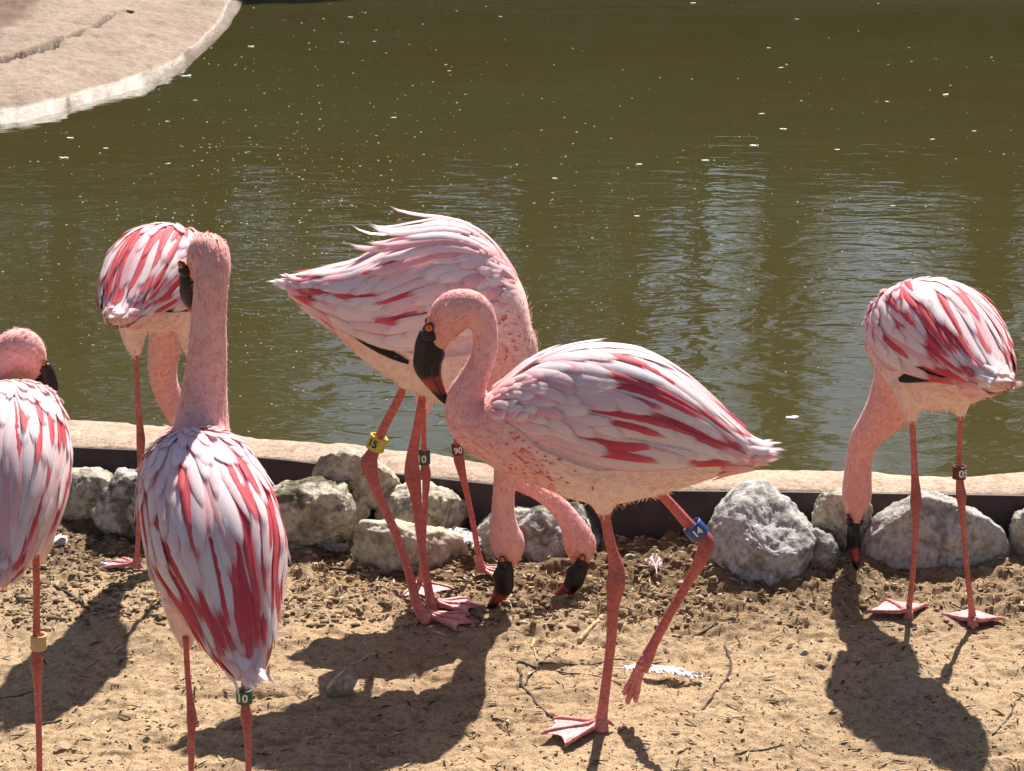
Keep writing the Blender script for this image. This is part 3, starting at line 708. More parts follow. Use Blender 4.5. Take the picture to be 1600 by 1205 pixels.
def eyes(e, O, eye, dwn, fwd, s, half):
    d = nrm(dwn); b = np.asarray(fwd, float); b = nrm(b-np.dot(b, d)*d); l = np.cross(d, b)
    for sd in (1, -1):
        c = eye+l*sd*half
        V, F = ball(c-l*sd*0.0038*s, 0.0092*s, l*sd, 0.62); rimo = mk('eye', V, F, M['eyerim'], e, O)
        V, F = ball(c-l*sd*0.0002*s, 0.0058*s, l*sd, 0.6); mk('iris', V, F, M['eye'], rimo, O)
        V, F = ball(c+l*sd*0.0033*s, 0.0019*s, l*sd, 0.45); mk('pupil', V, F, M['pupil'], rimo, O)
        # bare dark patch running from eye to bill
        V, F = ball(c+d*0.015*s-l*sd*0.0098*s, 0.0140*s, l*sd, 0.60)
        mk('lore', V, F, M['bill'], e, O, np.tile((0.018, 0.011, 0.011), (len(V), 1)))

LEGC = np.array([0.66, 0.165, 0.15]); 
def leg(e, O, pts, Y, Y1=None, tint=1.0):
    """pts: (px,py,radius px) from thigh to ankle to foot; returns world centreline"""
    n = len(pts); Ys = np.linspace(Y, Y if Y1 is None else Y1, n)
    P = np.array([at(p[0], p[1], y) for p, y in zip(pts, Ys)]); rad = np.array([p[2]*mpp(p[0], p[1], y) for p, y in zip(pts, Ys)])
    kn = int(np.argmax(rad[1:-2])+1); w = np.exp(-((np.arange(n)-kn)/1.1)**2); w[-1] = 1.0
    rad = rad*(0.64+0.22*w)
    D = catmull(np.column_stack([P, rad]), 64); D[:, 3] = np.clip(D[:, 3], 0.003, None)
    V, F = sweep(D[:, :3], D[:, 3], 14, ref=(1, 0.2, 0), ratio=1.0)
    kn = int(np.argmax(rad[1:-2])+1); pk = P[kn]
    dist = np.linalg.norm(V-pk, axis=1)
    k = np.exp(-(dist/0.035)**2)[:, None]
    low = smoothstep(0.12, 0.0, V[:, 2])[:, None]
    c = LEGC*tint*(1-0.32*k)+np.array([0.04, 0, 0.01])*low
    c = c+np.array([0.10, 0.10, 0.09])*low
    mk('leg', V, F, M['leg'], e, O, np.clip(c, 0.02, 0.95))
    return P, rad
def foot(e, O, base, fdir, up, L, spread=40, thick=0.006, hang=False):
    f = nrm(fdir); u = np.asarray(up, float); u = nrm(u-np.dot(u, f)*f); s = np.cross(u, f); parts = []
    tips = []; toes = []
    for a, k in ((-spread, 0.86), (0, 1.0), (spread, 0.9)):
        dv = f*math.cos(R(a))+s*math.sin(R(a)); 
        P = np.array([base+u*thick*2.2, base+dv*L*0.25*k+u*thick*1.5, base+dv*L*0.6*k+u*thick*1.25, base+dv*L*0.92*k+u*thick*0.85, base+dv*L*1.06*k+u*thick*0.2])
        P = catmull(P, 14); toes.append(P)
        parts.append(sweep(P, 0.60*thick*np.interp(np.linspace(0, 1, 14), [0, .2, .33, .45, .63, .75, .9, 1], [1.5, 1.05, 1.2, .9, 1.05, .8, .75, .2]), 8))
    P = np.array([base+u*thick*2, base-f*L*0.12+u*thick*2.0, base-f*L*0.24+u*thick*0.6]); parts.append(sweep(catmull(P, 6), thick*np.array([.9, .8, .7, .55, .4, .2]), 6))
    V, F = join(parts)
    c = np.tile(LEGC*1.05+np.array([0.06, 0.12, 0.12]), (len(V), 1))
    fo = mk('foot', V, F, M['leg'], e, O, c)
    for A, B in ((toes[0], toes[1]), (toes[1], toes[2])):
        top = []; n = 12; m = 6
        for i in range(n):
            for j in range(m):
                q = j/(m-1); reach = 0.92-0.20*math.sin(q*math.pi)
                k = i/(n-1)*reach*13; i0 = int(min(12, k)); fr = k-i0
                pa = A[i0]*(1-fr)+A[i0+1]*fr; pb = B[i0]*(1-fr)+B[i0+1]*fr
                top.append(pa*(1-q)+pb*q+u*thick*0.10*math.sin(q*math.pi)*(i/(n-1)))
        top = np.array(top); bot = top-u*0.0016
        idx = np.arange(n*m).reshape(n, m); A4 = np.stack([idx[:-1, :-1], idx[1:, :-1], idx[1:, 1:], idx[:-1, 1:]], -1).reshape(-1, 4)
        F = A4.tolist()+(A4[:, ::-1]+n*m).tolist(); brd = list(idx[:, 0])+list(idx[-1, 1:])+list(idx[::-1, -1][1:])+list(idx[0, ::-1][1:-1])
        for a, b in zip(brd, brd[1:]+brd[:1]): F.append([int(a), int(b), int(b)+n*m, int(a)+n*m])
        mk('web', np.vstack([top, bot]), F, M['leg'], fo, O, np.tile((0.82, 0.38, 0.37), (2*n*m, 1)))

def band(e, O, c, axis, r, h, colr, text, dig='digit_white', face=(0, -1, 0.2), size=None, shift=0.0):
    ax = nrm(axis); fc = np.asarray(face, float); fc = nrm(fc-np.dot(fc, ax)*ax); sd = np.cross(fc, ax)  # sd x ax = fc
    n = 36; th = np.arange(n)*2*math.pi/n; V = []
    for rr, z in ((r, -h/2), (r*1.03, -h/2+0.001), (r*1.03, h/2-0.001), (r, h/2), (r*0.82, h/2), (r*0.82, -h/2)):
        for t in th: V.append(c+ax*z+rr*(fc*math.cos(t)-sd*math.sin(t)))
    F = [(k*n+j, k*n+(j+1) % n, ((k+1) % 6)*n+(j+1) % n, ((k+1) % 6)*n+j) for k in range(6) for j in range(n)]
    bo = mk('leg_band', V, F, M['band_'+colr], e, O)
    if text:
        cu = bpy.data.curves.new('t', 'FONT'); cu.body = text; cu.size = (size or h*0.95); cu.align_x = 'CENTER'; cu.align_y = 'CENTER'; cu.offset = 0.0006; cu.resolution_u = 4
        to = bpy.data.objects.new('t', cu); COL.objects.link(to)
        dg = bpy.context.evaluated_depsgraph_get(); dg.update(); tm = to.evaluated_get(dg).to_mesh()
        bm = bmesh.new(); bm.from_mesh(tm); bmesh.ops.triangulate(bm, faces=bm.faces)
        bmesh.ops.subdivide_edges(bm, edges=[q for q in bm.edges if q.calc_length() > 0.004], cuts=2)
        bm.verts.ensure_lookup_table()
        xy = np.array([v.co[:2] for v in bm.verts]); F = [tuple(v.index for v in f.verts) for f in bm.faces]; bm.free()
        bpy.data.objects.remove(to); bpy.data.curves.remove(cu)
        R2 = r*1.03+0.0012; a = (xy[:, 0]+shift)/R2
        V = c+ax*xy[:, 1:2]+R2*(fc*np.cos(a)[:, None]-sd*np.sin(a)[:, None])
        mk('number', V, F, M[dig], bo, O, smooth=False)
    return bo

def flamingo(name_label, group, O, ts, neck, thighs, eye, dwn, fwdh, bs, style, seed, headhalf, neckratio=0.92, tailargs=None, fleck=False, ruff=None, tint=(1, 1, 1)):
    """neck: rows (world xyz, radius) from head to breast"""
    O = np.asarray(O, float); e = empty('flamingo', O); e['label'] = name_label; e['category'] = 'flamingo'; e['group'] = group
    N = catmull(np.array(neck), 70)
    N[:, 3] = np.clip(N[:, 3], 0.008, None)
    hs = np.linspace(0, 1, 70)
    parts = [ts.mesh(), sweep(N[:, :3], N[:, 3], 18, ref=np.cross(nrm(dwn), nrm(fwdh)), ratio=np.interp(hs, [0, .18, .3, 1], [headhalf, headhalf, neckratio, neckratio]))]
    flowP = [N[:, :3], ts.axis()]; flowT = [np.gradient(N[:, :3], axis=0), np.gradient(ts.axis(), axis=0)]
    kindP = [np.zeros(70), np.ones(40)]
    for T in thighs:
        D = catmull(np.array(T), 12); parts.append(sweep(D[:, :3], np.clip(D[:, 3], .004, 1), 12, ref=(1, 0.1, 0)))
        flowP.append(D[8:, :3]); flowT.append(np.gradient(D[:, :3], axis=0)[8:]); kindP.append(np.full(4, 2.0))
    co, no, fs = build_body_mesh(parts)
    FP = np.vstack(flowP); FT = nrmN(np.vstack(flowT)); KP = np.concatenate(kindP)
    near = np.empty(len(co), int)
    for i in range(0, len(co), 4000):
        near[i:i+4000] = np.argmin(((co[i:i+4000, None, :]-FP[None])**2).sum(-1), axis=1)
    kind = KP[near]; flow = FT[near]
    rel = (co-ts.O)@ts.u/ts.sc; relx = (co-ts.O)@ts.f/ts.sc
    isneck = kind == 0
    idxn = np.clip(near, 0, 69)/69.0
    tor = np.array([0.92, 0.66, 0.63]); bel = np.array([0.93, 0.68, 0.61]); nk = np.array([0.90, 0.49, 0.47]); hd = np.array([0.88, 0.47, 0.43])
    low = smoothstep(0.03, -0.10, rel)[:, None]
    C = tor*(1-low)+bel*low
    brs = smoothstep(0.08, 0.24, relx)[:, None]; C = C*(1-brs)+np.array([0.88, 0.50, 0.47])*brs
    cn = hd*(1-idxn[:, None])+nk*idxn[:, None]
    # orange-rust cheeks and throat, paler lower neck
    cheek = np.exp(-((idxn-0.10)/0.10)**2)[:, None]; cn = cn*(1-0.45*cheek)+np.array([0.84, 0.34, 0.24])*0.45*cheek
    b4 = smoothstep(0.75, 1.0, idxn)[:, None]; cn = cn*(1-b4)+np.array([0.88, 0.50, 0.47])*b4
    C = np.where(isneck[:, None], cn, C)
    C = np.where((kind == 2)[:, None], np.array([0.93, 0.71, 0.65]), C)
    # soften region borders
    C = C*np.asarray(tint)
    body = mk('body', co, fs, M['plumage'], e, O, C)
    # plumes
    keepn = np.where(isneck, 1.0, 0.0)
    sN = float(np.median(N[:, 3]))
    Vs, Fs, Cs = [], [], []; k = 0
    def addt(V, F, c):
        nonlocal k
        Vs.append(V); Fs.extend([tuple(np.array(f)+k) for f in F]); Cs.append(c); k += len(V)
    addt(*tufts(co, no, fs, C, flow, 11000, seed, keepn, (0.009, 0.0008), 0.12))
    under = smoothstep(0.035, -0.01, rel)+smoothstep(0.15, 0.2, relx)
    addt(*tufts(co, no, fs, C*np.array([1.0, 1.02, 1.02]), flow, 11000, seed+1, np.where(kind == 1, np.clip(under, 0, 1), np.where(kind == 2, 0.6, 0)), (0.015, 0.0010), 0.008))
    if fleck:
        reg = np.exp(-((relx-0.135)/0.055)**2-((rel+0.025)/0.07)**2)*0.5
        addt(*tufts(co, no, fs, np.tile((0.76, 0.20, 0.19), (len(co), 1)), flow, 9000, seed+2, reg*0.9, (0.010, 0.0017), 0.08))
    pl = mk('plumes', np.vstack(Vs), Fs, M['plume'], e, O, np.vstack(Cs)); pl['kind'] = 'stuff'
    bill(e, O, eye, dwn, fwdh, bs); eyes(e, O, eye, dwn, fwdh, bs, style['eyehalf'])
    for sd in (1, -1): wing(ts, sd, e, O, seed*10+sd+5, style)
    tail(ts, e, O, seed+77, **(tailargs or {}))
    # loose lifted feathers
    if ruff:
        wgs = [c for c in e.children if c.name.startswith('wing')]
        for (u0, vdeg, ln, wd, kd, dr, o0, o1, curl) in ruff:
            P, Fc, c, uv = feather_mesh(ts, u0, R(vdeg), ln/(0.62*ts.sc), R(dr), wd, o0, o1, kd, 1, 0, 0.004, curl)
            mk('feather', P, Fc, M['feather'], wgs[0] if vdeg > 0 else wgs[1], O, c, True, uv)
    return e

# shared body profile: from the walking bird, in px of its own plane
F_prof = [(724, 650, 692, .028), (750, 626, 715, .052), (790, 597, 738, .080), (840, 562, 755, .098), (900, 546, 778, .108), (960, 545, 784, .110), (1020, 560, 772, .103), (1080, 598, 755, .086), (1130, 645, 738, .062), (1165, 680, 730, .040), (1192, 703, 727, .018)]
YF = 3.66
def prof(pr, Y, O, sgn):
    st = []
    for px, t, b, w in pr:
        a = at(px, t, Y); c = at(px, b, Y); z = (a[2]+c[2])/2-O[2]; h = (a[2]-c[2])/2*0.985
        st.append((sgn*(a[0]-O[0]), z, h, h, w))
    return st
OF = at(955, 668, YF); STF = prof(F_prof, YF, OF, -1)
STG = [(x+0.0, z*0.85, hu*0.90, hd*0.92, w) for x, z, hu, hd, w in STF]     # generic copy

W1, W2, W3 = ['white', 'white', 'blush', 'edged'], ['white', 'edged', 'red', 'blush'], ['red', 'red', 'white', 'pink']
def rows(red=1.0, big=1.0):
    k3 = ['red']*int(round(5*red))+['white', 'edged', 'pink', 'white']
    k2 = ['red']*int(round(2.6*red))+['white', 'white', 'edged', 'blush']
    return [(0.61, 3, 90, 12, 0.175*big, 0.0140, k3), (0.55, 3, 97, 13, 0.180*big, 0.0140, k3), (0.49, 3, 100, 13, 0.180*big, 0.0145, k3), (0.43, 3, 100, 13, 0.165*big, 0.0150, k2),
            (0.37, 3, 98, 12, 0.145*big, 0.0150, k2), (0.32, 3, 92, 11, 0.115*big, 0.0145, W1+['red']), (0.275, 4, 86, 11, 0.086*big, 0.0130, W1+['pink']),
            (0.235, 4, 78, 10, 0.062*big, 0.0115, W1+['pink']), (0.20, 5, 70, 10, 0.047*big, 0.0100, W1+['pink']), (0.165, 6, 62, 9, 0.036*big, 0.009, ['blush', 'pink', 'white'])]

def gsnap(p, dz=0.0): return np.array([p[0], p[1], float(ground_h(p[0], p[1]))+dz])
def N4(lst):   # (px,py,Y,r px) -> world rows
    return [np.append(at(x, y, Y), r*mpp(x, y, Y)) for x, y, Y, r in lst]
GRP = 'flamingos beside the pond'

# F: the walking bird
O = gsnap(gnd(940, 1148))
ts = Torso(STF, OF, (-1, 0, 0), (0, 0, 1))
neck = N4([(686, 545, YF, 10), (688, 525, YF, 22), (697, 502, YF, 31), (712, 484, YF, 32), (738, 480, YF, 26), (754, 500, YF, 22), (759, 530, YF, 20), (754, 560, YF, 20.5), (740, 592, YF, 24), (726, 624, YF, 30), (734, 656, YF, 37), (764, 678, YF, 43), (805, 684, YF, 50)])
th = [N4([(925, 735, YF, 45), (938, 765, YF, 32), (943, 788, YF, 19), (944, 802, YF, 13)]), N4([(1000, 735, YF+.04, 40), (1020, 758, YF+.04, 20), (1030, 770, YF+.04, 13)])]
stF = dict(rows=rows(1.0), droop=26, eyehalf=0.0245)
eF = flamingo('pink flamingo striding left with one foot lifted and a blue leg band', GRP, O, ts, neck, th, at(671, 507, YF), (0, 0, -1), (-1, 0, 0), 1.0, stF, 11, 0.80, fleck=True)
P, rr = leg(eF, O, [(943, 785, 12), (947, 815, 13), (955, 855, 13), (963, 888, 17), (962, 912, 18), (958, 945, 14), (955, 1000, 12.5), (948, 1060, 12), (941, 1115, 14), (938, 1140, 16)], YF)
foot(eF, O, gsnap(gnd(938, 1146), 0.002), (-0.93, -0.20, 0), (0, 0, 1), 0.105, 36, 0.0085)
P, rr = leg(eF, O, [(1022, 760, 12), (1050, 790, 12.5), (1080, 824, 13), (1102, 846, 16), (1098, 868, 15.5), (1078, 905, 12), (1045, 962, 11.5), (1022, 1005, 12.5), (1010, 1030, 17), (1003, 1046, 12)], YF+.04)
foot(eF, O, at(1008, 1030, YF+.055), (-0.33, -0.03, -0.94), (-0.35, -0.92, 0.1), 0.088, 9, 0.0105)
c = at(1087, 828, YF+.04); band(eF, O, c, at(1060, 798, YF+.04)-at(1098, 842, YF+.04), 0.0185, 0.026, 'blue', '14', size=0.019)

# D: tall bird behind, head down
YD = 4.2
D_prof = [(829, 500, 556, .045), (818, 452, 596, .078), (790, 405, 630, .100), (750, 366, 640, .112), (700, 352, 632, .118), (650, 366, 612, .114), (600, 392, 585, .100), (555, 412, 552, .080), (515, 424, 512, .058), (480, 432, 484, .038), (450, 440, 462, .020)]
OD = at(690, 490, YD); ts = Torso(prof(D_prof, YD, OD, 1), OD, (1, 0, 0), (0, 0, 1))
O = gsnap(gnd(680, 972))
neck = N4([(797, 884, 4.275, 8), (796, 870, 4.272, 20), (793, 848, 4.268, 27.5), (788, 825, 4.265, 23), (786, 795, 4.26, 18.5), (788, 760, 4.255, 18), (792, 715, 4.245, 21), (797, 660, 4.23, 31), (796, 600, 4.215, 44), (785, 540, 4.2, 55), (760, 510, 4.2, 55)])
th = [N4([(645, 555, YD-.04, 45), (638, 585, YD-.04, 22), (632, 606, YD-.04, 12)]), N4([(672, 560, YD+.05, 45), (666, 590, YD+.05, 22), (662, 608, YD+.05, 12)])]
stD = dict(mid=['white', 'blush', 'pink'], rows=rows(0.45, 1.1), droop=22, black=4, eyehalf=0.021)
ruff = [(0.27+0.03*(i % 5), v, ln, 0.0150, k, dr, 0.012, 0.024, cu*(1.7 if i < 6 else 1.2)) for i, (v, ln, k, dr, cu) in enumerate([(-4, .20, 'pink', 4, .040), (-10, .22, 'white', 2, .034), (-16, .20, 'blush', 0, .040), (-22, .23, 'pink', 0, .030), (4, .21, 'white', 4, .036), (-28, .22, 'pink', -2, .026), (-34, .20, 'white', -4, .022), (10, .19, 'blush', 4, .030), (-40, .19, 'pink', -6, .018), (-13, .17, 'pink', 0, .020), (-26, .17, 'white', 0, .016)])]
eD = flamingo('tall flamingo bending its head straight to the ground, yellow leg band, back feathers raised', GRP, O, ts, neck, th, at(789, 870, 4.250), (-0.10, -0.02, -1), (1, -0.30, 0), 0.86, stD, 12, 0.86, ruff=ruff, tailargs=dict(kinds=('white',), n=13), fleck=True, tint=(1.0, 1.01, 1.0))
leg(eD, O, [(636, 592, 10), (622, 625, 10.5), (600, 668, 11), (584, 705, 13), (577, 722, 15.5), (582, 744, 14.5), (593, 778, 11.5), (615, 826, 10.5), (636, 885, 10.5), (652, 945, 13), (668, 972, 12)], YD-.03)
foot(eD, O, gsnap(gnd(668, 975), 0.002), (0.9, -0.25, 0), (0, 0, 1), 0.095, 30, 0.0085)
leg(eD, O, [(664, 595, 9), (658, 635, 10.5), (650, 680, 11.5), (644, 718, 14), (645, 744, 15), (650, 775, 12), (656, 830, 10.5), (664, 887, 10), (672, 935, 12), (678, 955, 12)], YD+.04)
foot(eD, O, gsnap(gnd(680, 957), 0.002), (0.97, 0.05, 0), (0, 0, 1), 0.090, 32, 0.0085)
c = at(589, 692, YD-.03); band(eD, O, c, at(600, 665, YD-.03)-at(580, 715, YD-.03), 0.0185, 0.029, 'yellow', '15', 'digit_black', face=(-0.45, -1, 0.2), size=0.022)

# E: mostly hidden bird behind it
YE = 4.47
OE = at(698, 528, YE); ts = Torso(STG, OE, (0.96, 0.06, -0.27), (0, 0, 1), 0.66)
O = gsnap(gnd(700, 915))
neck = N4([(907, 884, 4.385, 8), (907, 874, 4.382, 17), (906, 852, 4.38, 26), (900, 832, 4.38, 22), (885, 806, 4.39, 17), (862, 782, 4.40, 15), (835, 764, 4.42, 14.5), (805, 748, 4.44, 15.5), (785, 718, 4.46, 18), (782, 660, 4.47, 24), (775, 600, 4.47, 32), (755, 550, 4.47, 40)])
th = [N4([(672, 590, YE-.05, 35), (664, 625, YE-.05, 16), (662, 653, YE-.05, 7)]), N4([(716, 600, YE+.05, 35), (715, 640, YE+.05, 18), (715, 668, YE+.05, 9)])]
stE = dict(rows=rows(0.6), droop=24, eyehalf=0.021)
eE = flamingo('flamingo almost hidden behind the tall one, its curved neck and bill reaching the soil', GRP, O, ts, neck, th, at(913, 870, 4.362), (-0.42, -0.10, -0.88), (0.9, -0.30, -0.4), 0.82, stE, 13, 0.86)
leg(eE, O, [(662, 640, 6), (662, 680, 6), (663, 715, 7), (665, 738, 9.5), (666, 750, 9), (664, 790, 6.5), (662, 845, 6), (658, 895, 7), (656, 918, 9)], YE-.10)
foot(eE, O, gsnap(gnd(656, 921), 0.002), (0.35, -0.9, 0), (0, 0, 1), 0.085, 48, 0.0065)
leg(eE, O, [(713, 655, 7), (714, 690, 7.5), (717, 716, 10), (721, 735, 9.5), (729, 770, 7), (739, 817, 7), (748, 868, 7.5), (753, 892, 11)], YE-.02)
foot(eE, O, gsnap(gnd(754, 901), 0.002), (0.9, -0.35, 0), (0, 0, 1), 0.075, 36, 0.0065)
c = at(662, 715, YE-.10); band(eE, O, c, (0, 0, 1), 0.0135, 0.027, 'green', '10', face=(-0.3, -1, 0.2), size=0.022)
c = at(715, 702, YE-.02); band(eE, O, c, (-0.1, 0, 1), 0.0125, 0.022, 'maroon', '90', size=0.019, face=(0.1, -1, 0.2))

# G: right-hand bird seen from behind, pecking between the stones
YG = 4.22
OG = at(1466, 540, YG); ts = Torso([(x, z, hu*1.05, hd*1.12, w) for x, z, hu, hd, w in STG], OG, (-0.30, 0.94, -0.12), (0, 0, 1), 0.93)
O = gsnap(gnd(1468, 982))
neck = N4([(1335, 826, 4.475, 7), (1335, 814, 4.48, 13), (1337, 795, 4.49, 20), (1339, 772, 4.495, 23.5), (1340, 745, 4.49, 22), (1343, 715, 4.48, 21), (1352, 685, 4.46, 23), (1372, 660, 4.44, 30), (1395, 630, 4.42, 40), (1415, 590, 4.40, 50), (1425, 560, 4.36, 55)])
th = [N4([(1422, 595, 4.20, 32), (1423, 630, 4.20, 20), (1425, 657, 4.20, 9)]), N4([(1498, 590, 4.16, 32), (1500, 625, 4.16, 18), (1501, 650, 4.16, 8)])]
stG = dict(rows=rows(0.7), droop=30, black=4, eyehalf=0.020)
eG = flamingo('flamingo with a dark red leg band poking its bill between two grey boulders', GRP, O, ts, neck, th, at(1336, 806, 4.475), (0.0, 0.04, -1), (-0.3, 0.95, 0), 0.80, stG, 14, 0.80, neckratio=1.0, tint=(1.02, 0.98, 0.96))
leg(eG, O, [(1424, 645, 8), (1427, 690, 7.5), (1429, 735, 8.5), (1431, 768, 10.5), (1431, 785, 10.5), (1431, 812, 7.5), (1429, 860, 7), (1425, 910, 7), (1420, 950, 8), (1418, 970, 11)], 4.20)
foot(eG, O, gsnap(gnd(1418, 973), 0.002), (-0.25, 0.75, 0), (0, 0, 1), 0.095, 58, 0.008)
leg(eG, O, [(1501, 640, 6.5), (1500, 680, 6.2), (1499, 722, 6.5), (1500, 755, 8.5), (1502, 775, 9.5), (1503, 796, 7.5), (1507, 840, 6.5), (1512, 900, 6.5), (1518, 950, 8), (1520, 978, 11)], 4.17)
foot(eG, O, gsnap(gnd(1520, 981), 0.002), (0.12, 0.75, 0), (0, 0, 1), 0.090, 56, 0.008)
c = at(1499, 738, 4.17); band(eG, O, c, (0, 0, 1), 0.0135, 0.026, 'maroon', '05', size=0.021, face=(0.45, -1, 0.2))

# C: bird behind the front one, head down out of sight
YC = 4.46
OC = at(246, 440, YC); ts = Torso(STG, OC, (0.20, 0.97, -0.06), (0, 0, 1), 0.86)
O = gsnap(gnd(250, 893))
neck = N4([(318, 800, 4.70, 10), (318, 785, 4.70, 20), (318, 760, 4.70, 25), (315, 735, 4.70, 20), (306, 705, 4.69, 18), (290, 668, 4.68, 19), (270, 632, 4.67, 21), (256, 595, 4.66, 23), (255, 560, 4.64, 26), (262, 520, 4.62, 32), (266, 480, 4.58, 42)])
th = [N4([(210, 490, YC, 32), (209, 525, YC, 20), (212, 555, YC, 9)]), N4([(296, 490, YC, 32), (298, 525, YC, 20), (296, 553, YC, 9)])]
stC = dict(rows=rows(0.9), droop=24, black=3, eyehalf=0.020)
eC = flamingo('flamingo with lowered neck standing behind the upright one, tail turned to the sand', GRP, O, ts, neck, th, at(318, 782, 4.715), (0, 0.1, -1), (0.3, 0.95, 0), 0.72, stC, 15, 0.85)
leg(eC, O, [(212, 545, 6.5), (214, 590, 6.2), (216, 635, 6.5), (219, 672, 8), (220, 690, 8), (219, 720, 6.5), (218, 780, 6), (216, 840, 6), (214, 870, 7.5), (212, 886, 10)], YC)
foot(eC, O, gsnap(gnd(212, 889), 0.002), (-0.75, 0.35, 0), (0, 0, 1), 0.080, 30, 0.007)
leg(eC, O, [(296, 545, 6.5), (295, 600, 6.2), (295, 640, 6.5), (297, 690, 8), (297, 705, 8), (298, 740, 6.5), (298, 800, 6), (299, 860, 6.5), (300, 890, 9)], YC)
foot(eC, O, gsnap(gnd(300, 892), 0.002), (0.15, 0.95, 0), (0, 0, 1), 0.080, 45, 0.007)

# B: upright front bird seen from behind
YB = 3.10
OB = at(334, 842, YB); ts = Torso([(x*1.06, z, hu, hd, w*(1.0 if x > -0.1 else 0.86)) for x, z, hu, hd, w in STG], OB, (-0.30, 0.83, 0.46), (0, -0.4, 1), 0.86)
O = gsnap(gnd(345, 1390))
neck = N4([(305, 446, 3.35, 7), (308, 430, 3.35, 16), (317, 408, 3.34, 28), (326, 397, 3.32, 34), (332, 415, 3.30, 30), (329, 455, 3.29, 28), (326, 500, 3.29, 29), (324, 550, 3.29, 32), (320, 600, 3.29, 36), (316, 650, 3.28, 43), (315, 690, 3.26, 50), (322, 740, 3.22, 60)])
th = [N4([(290, 930, YB+.02, 40), (289, 975, YB+.02, 25), (291, 1010, YB+.02, 10)]), N4([(378, 930, YB+.02, 40), (380, 985, YB+.02, 22), (382, 1040, YB+.02, 9)])]
stB = dict(rows=rows(1.35), droop=14, mid=['red', 'pink', 'white', 'red'], eyehalf=0.021)
eB = flamingo('upright flamingo seen from behind with crimson streaked back, neck raised, bill turned left', GRP, O, ts, neck, th, at(295, 408, 3.35), (0.04, 0.12, -1), (-0.85, 0.5, 0), 0.78, stB, 16, 0.90)
leg(eB, O, [(290, 995, 7.5), (293, 1050, 7.2), (296, 1085, 8), (299, 1112, 10), (300, 1128, 10), (299, 1150, 7.5), (299, 1230, 7), (300, 1320, 7.5), (301, 1375, 11)], YB)
foot(eB, O, gsnap(gnd(301, 1388), 0.002), (-0.2, 0.95, 0), (0, 0, 1), 0.090, 45, 0.007)
leg(eB, O, [(381, 1030, 8), (382, 1075, 8), (383, 1100, 9), (385, 1118, 11), (386, 1132, 10.5), (387, 1155, 8), (389, 1230, 7.5), (391, 1320, 8), (392, 1378, 11)], YB)
foot(eB, O, gsnap(gnd(392, 1390), 0.002), (0.1, 0.95, 0), (0, 0, 1), 0.090, 45, 0.007)
c = at(382, 1087, YB); band(eB, O, c, (0.02, 0, 1), 0.0125, 0.022, 'green', '10', size=0.018, face=(-0.15, -1, 0.2))

# A: bird at the left edge on one leg
YA = 3.36
OA = at(12, 738, YA); ts = Torso(STG, OA, (-0.08, 0.90, 0.36), (0, -0.3, 1), 0.84)
O = gsnap(gnd(62, 1295))
neck = N4([(54, 594, 3.60, 8), (50, 582, 3.60, 20), (42, 560, 3.59, 32), (30, 548, 3.585, 36), (6, 560, 3.575, 30), (-12, 590, 3.565, 26), (-14, 630, 3.55, 30), (-4, 670, 3.52, 40), (6, 700, 3.48, 50)])
th = [N4([(46, 800, YA, 48), (52, 845, YA, 34), (56, 880, YA, 14)]), N4([(-30, 800, YA, 45), (-28, 840, YA, 30), (-26, 862, YA, 16)])]
stA = dict(rows=rows(0.25, 1.1), droop=14, mid=['white', 'blush'], eyehalf=0.023)
ruffA = [(0.80, 30, 0.07, 0.014, 'blush', 10, 0.03, 0.045, 0.01), (0.84, 50, 0.06, 0.013, 'pink', 5, 0.03, 0.04, 0.015), (0.80, 62, 0.07, 0.014, 'white', 0, 0.025, 0.04, 0.015), (0.86, 15, 0.07, 0.013, 'white', 10, 0.03, 0.04, 0.01)]
eA = flamingo('pale flamingo standing on one leg that wears a plain tan band', GRP, O, ts, neck, th, at(65, 562, 3.60), (0.10, 0.05, -1), (0.95, 0.3, 0), 0.70, stA, 17, 0.92, ruff=ruffA)
leg(eA, O, [(56, 868, 9), (57, 920, 8.5), (57, 975, 8.8), (57, 1015, 10), (57, 1034, 11.5), (58, 1056, 10), (59, 1090, 8), (61, 1160, 7.5), (62, 1240, 8), (62, 1285, 11)], YA-.08)
foot(eA, O, gsnap(gnd(62, 1296), 0.002), (0.1, 0.95, 0), (0, 0, 1), 0.090, 45, 0.0075)
c = at(60, 1003, YA-.08); b = band(eA, O, c, (0.06, 0, 1), 0.0125, 0.025, 'tan', None)
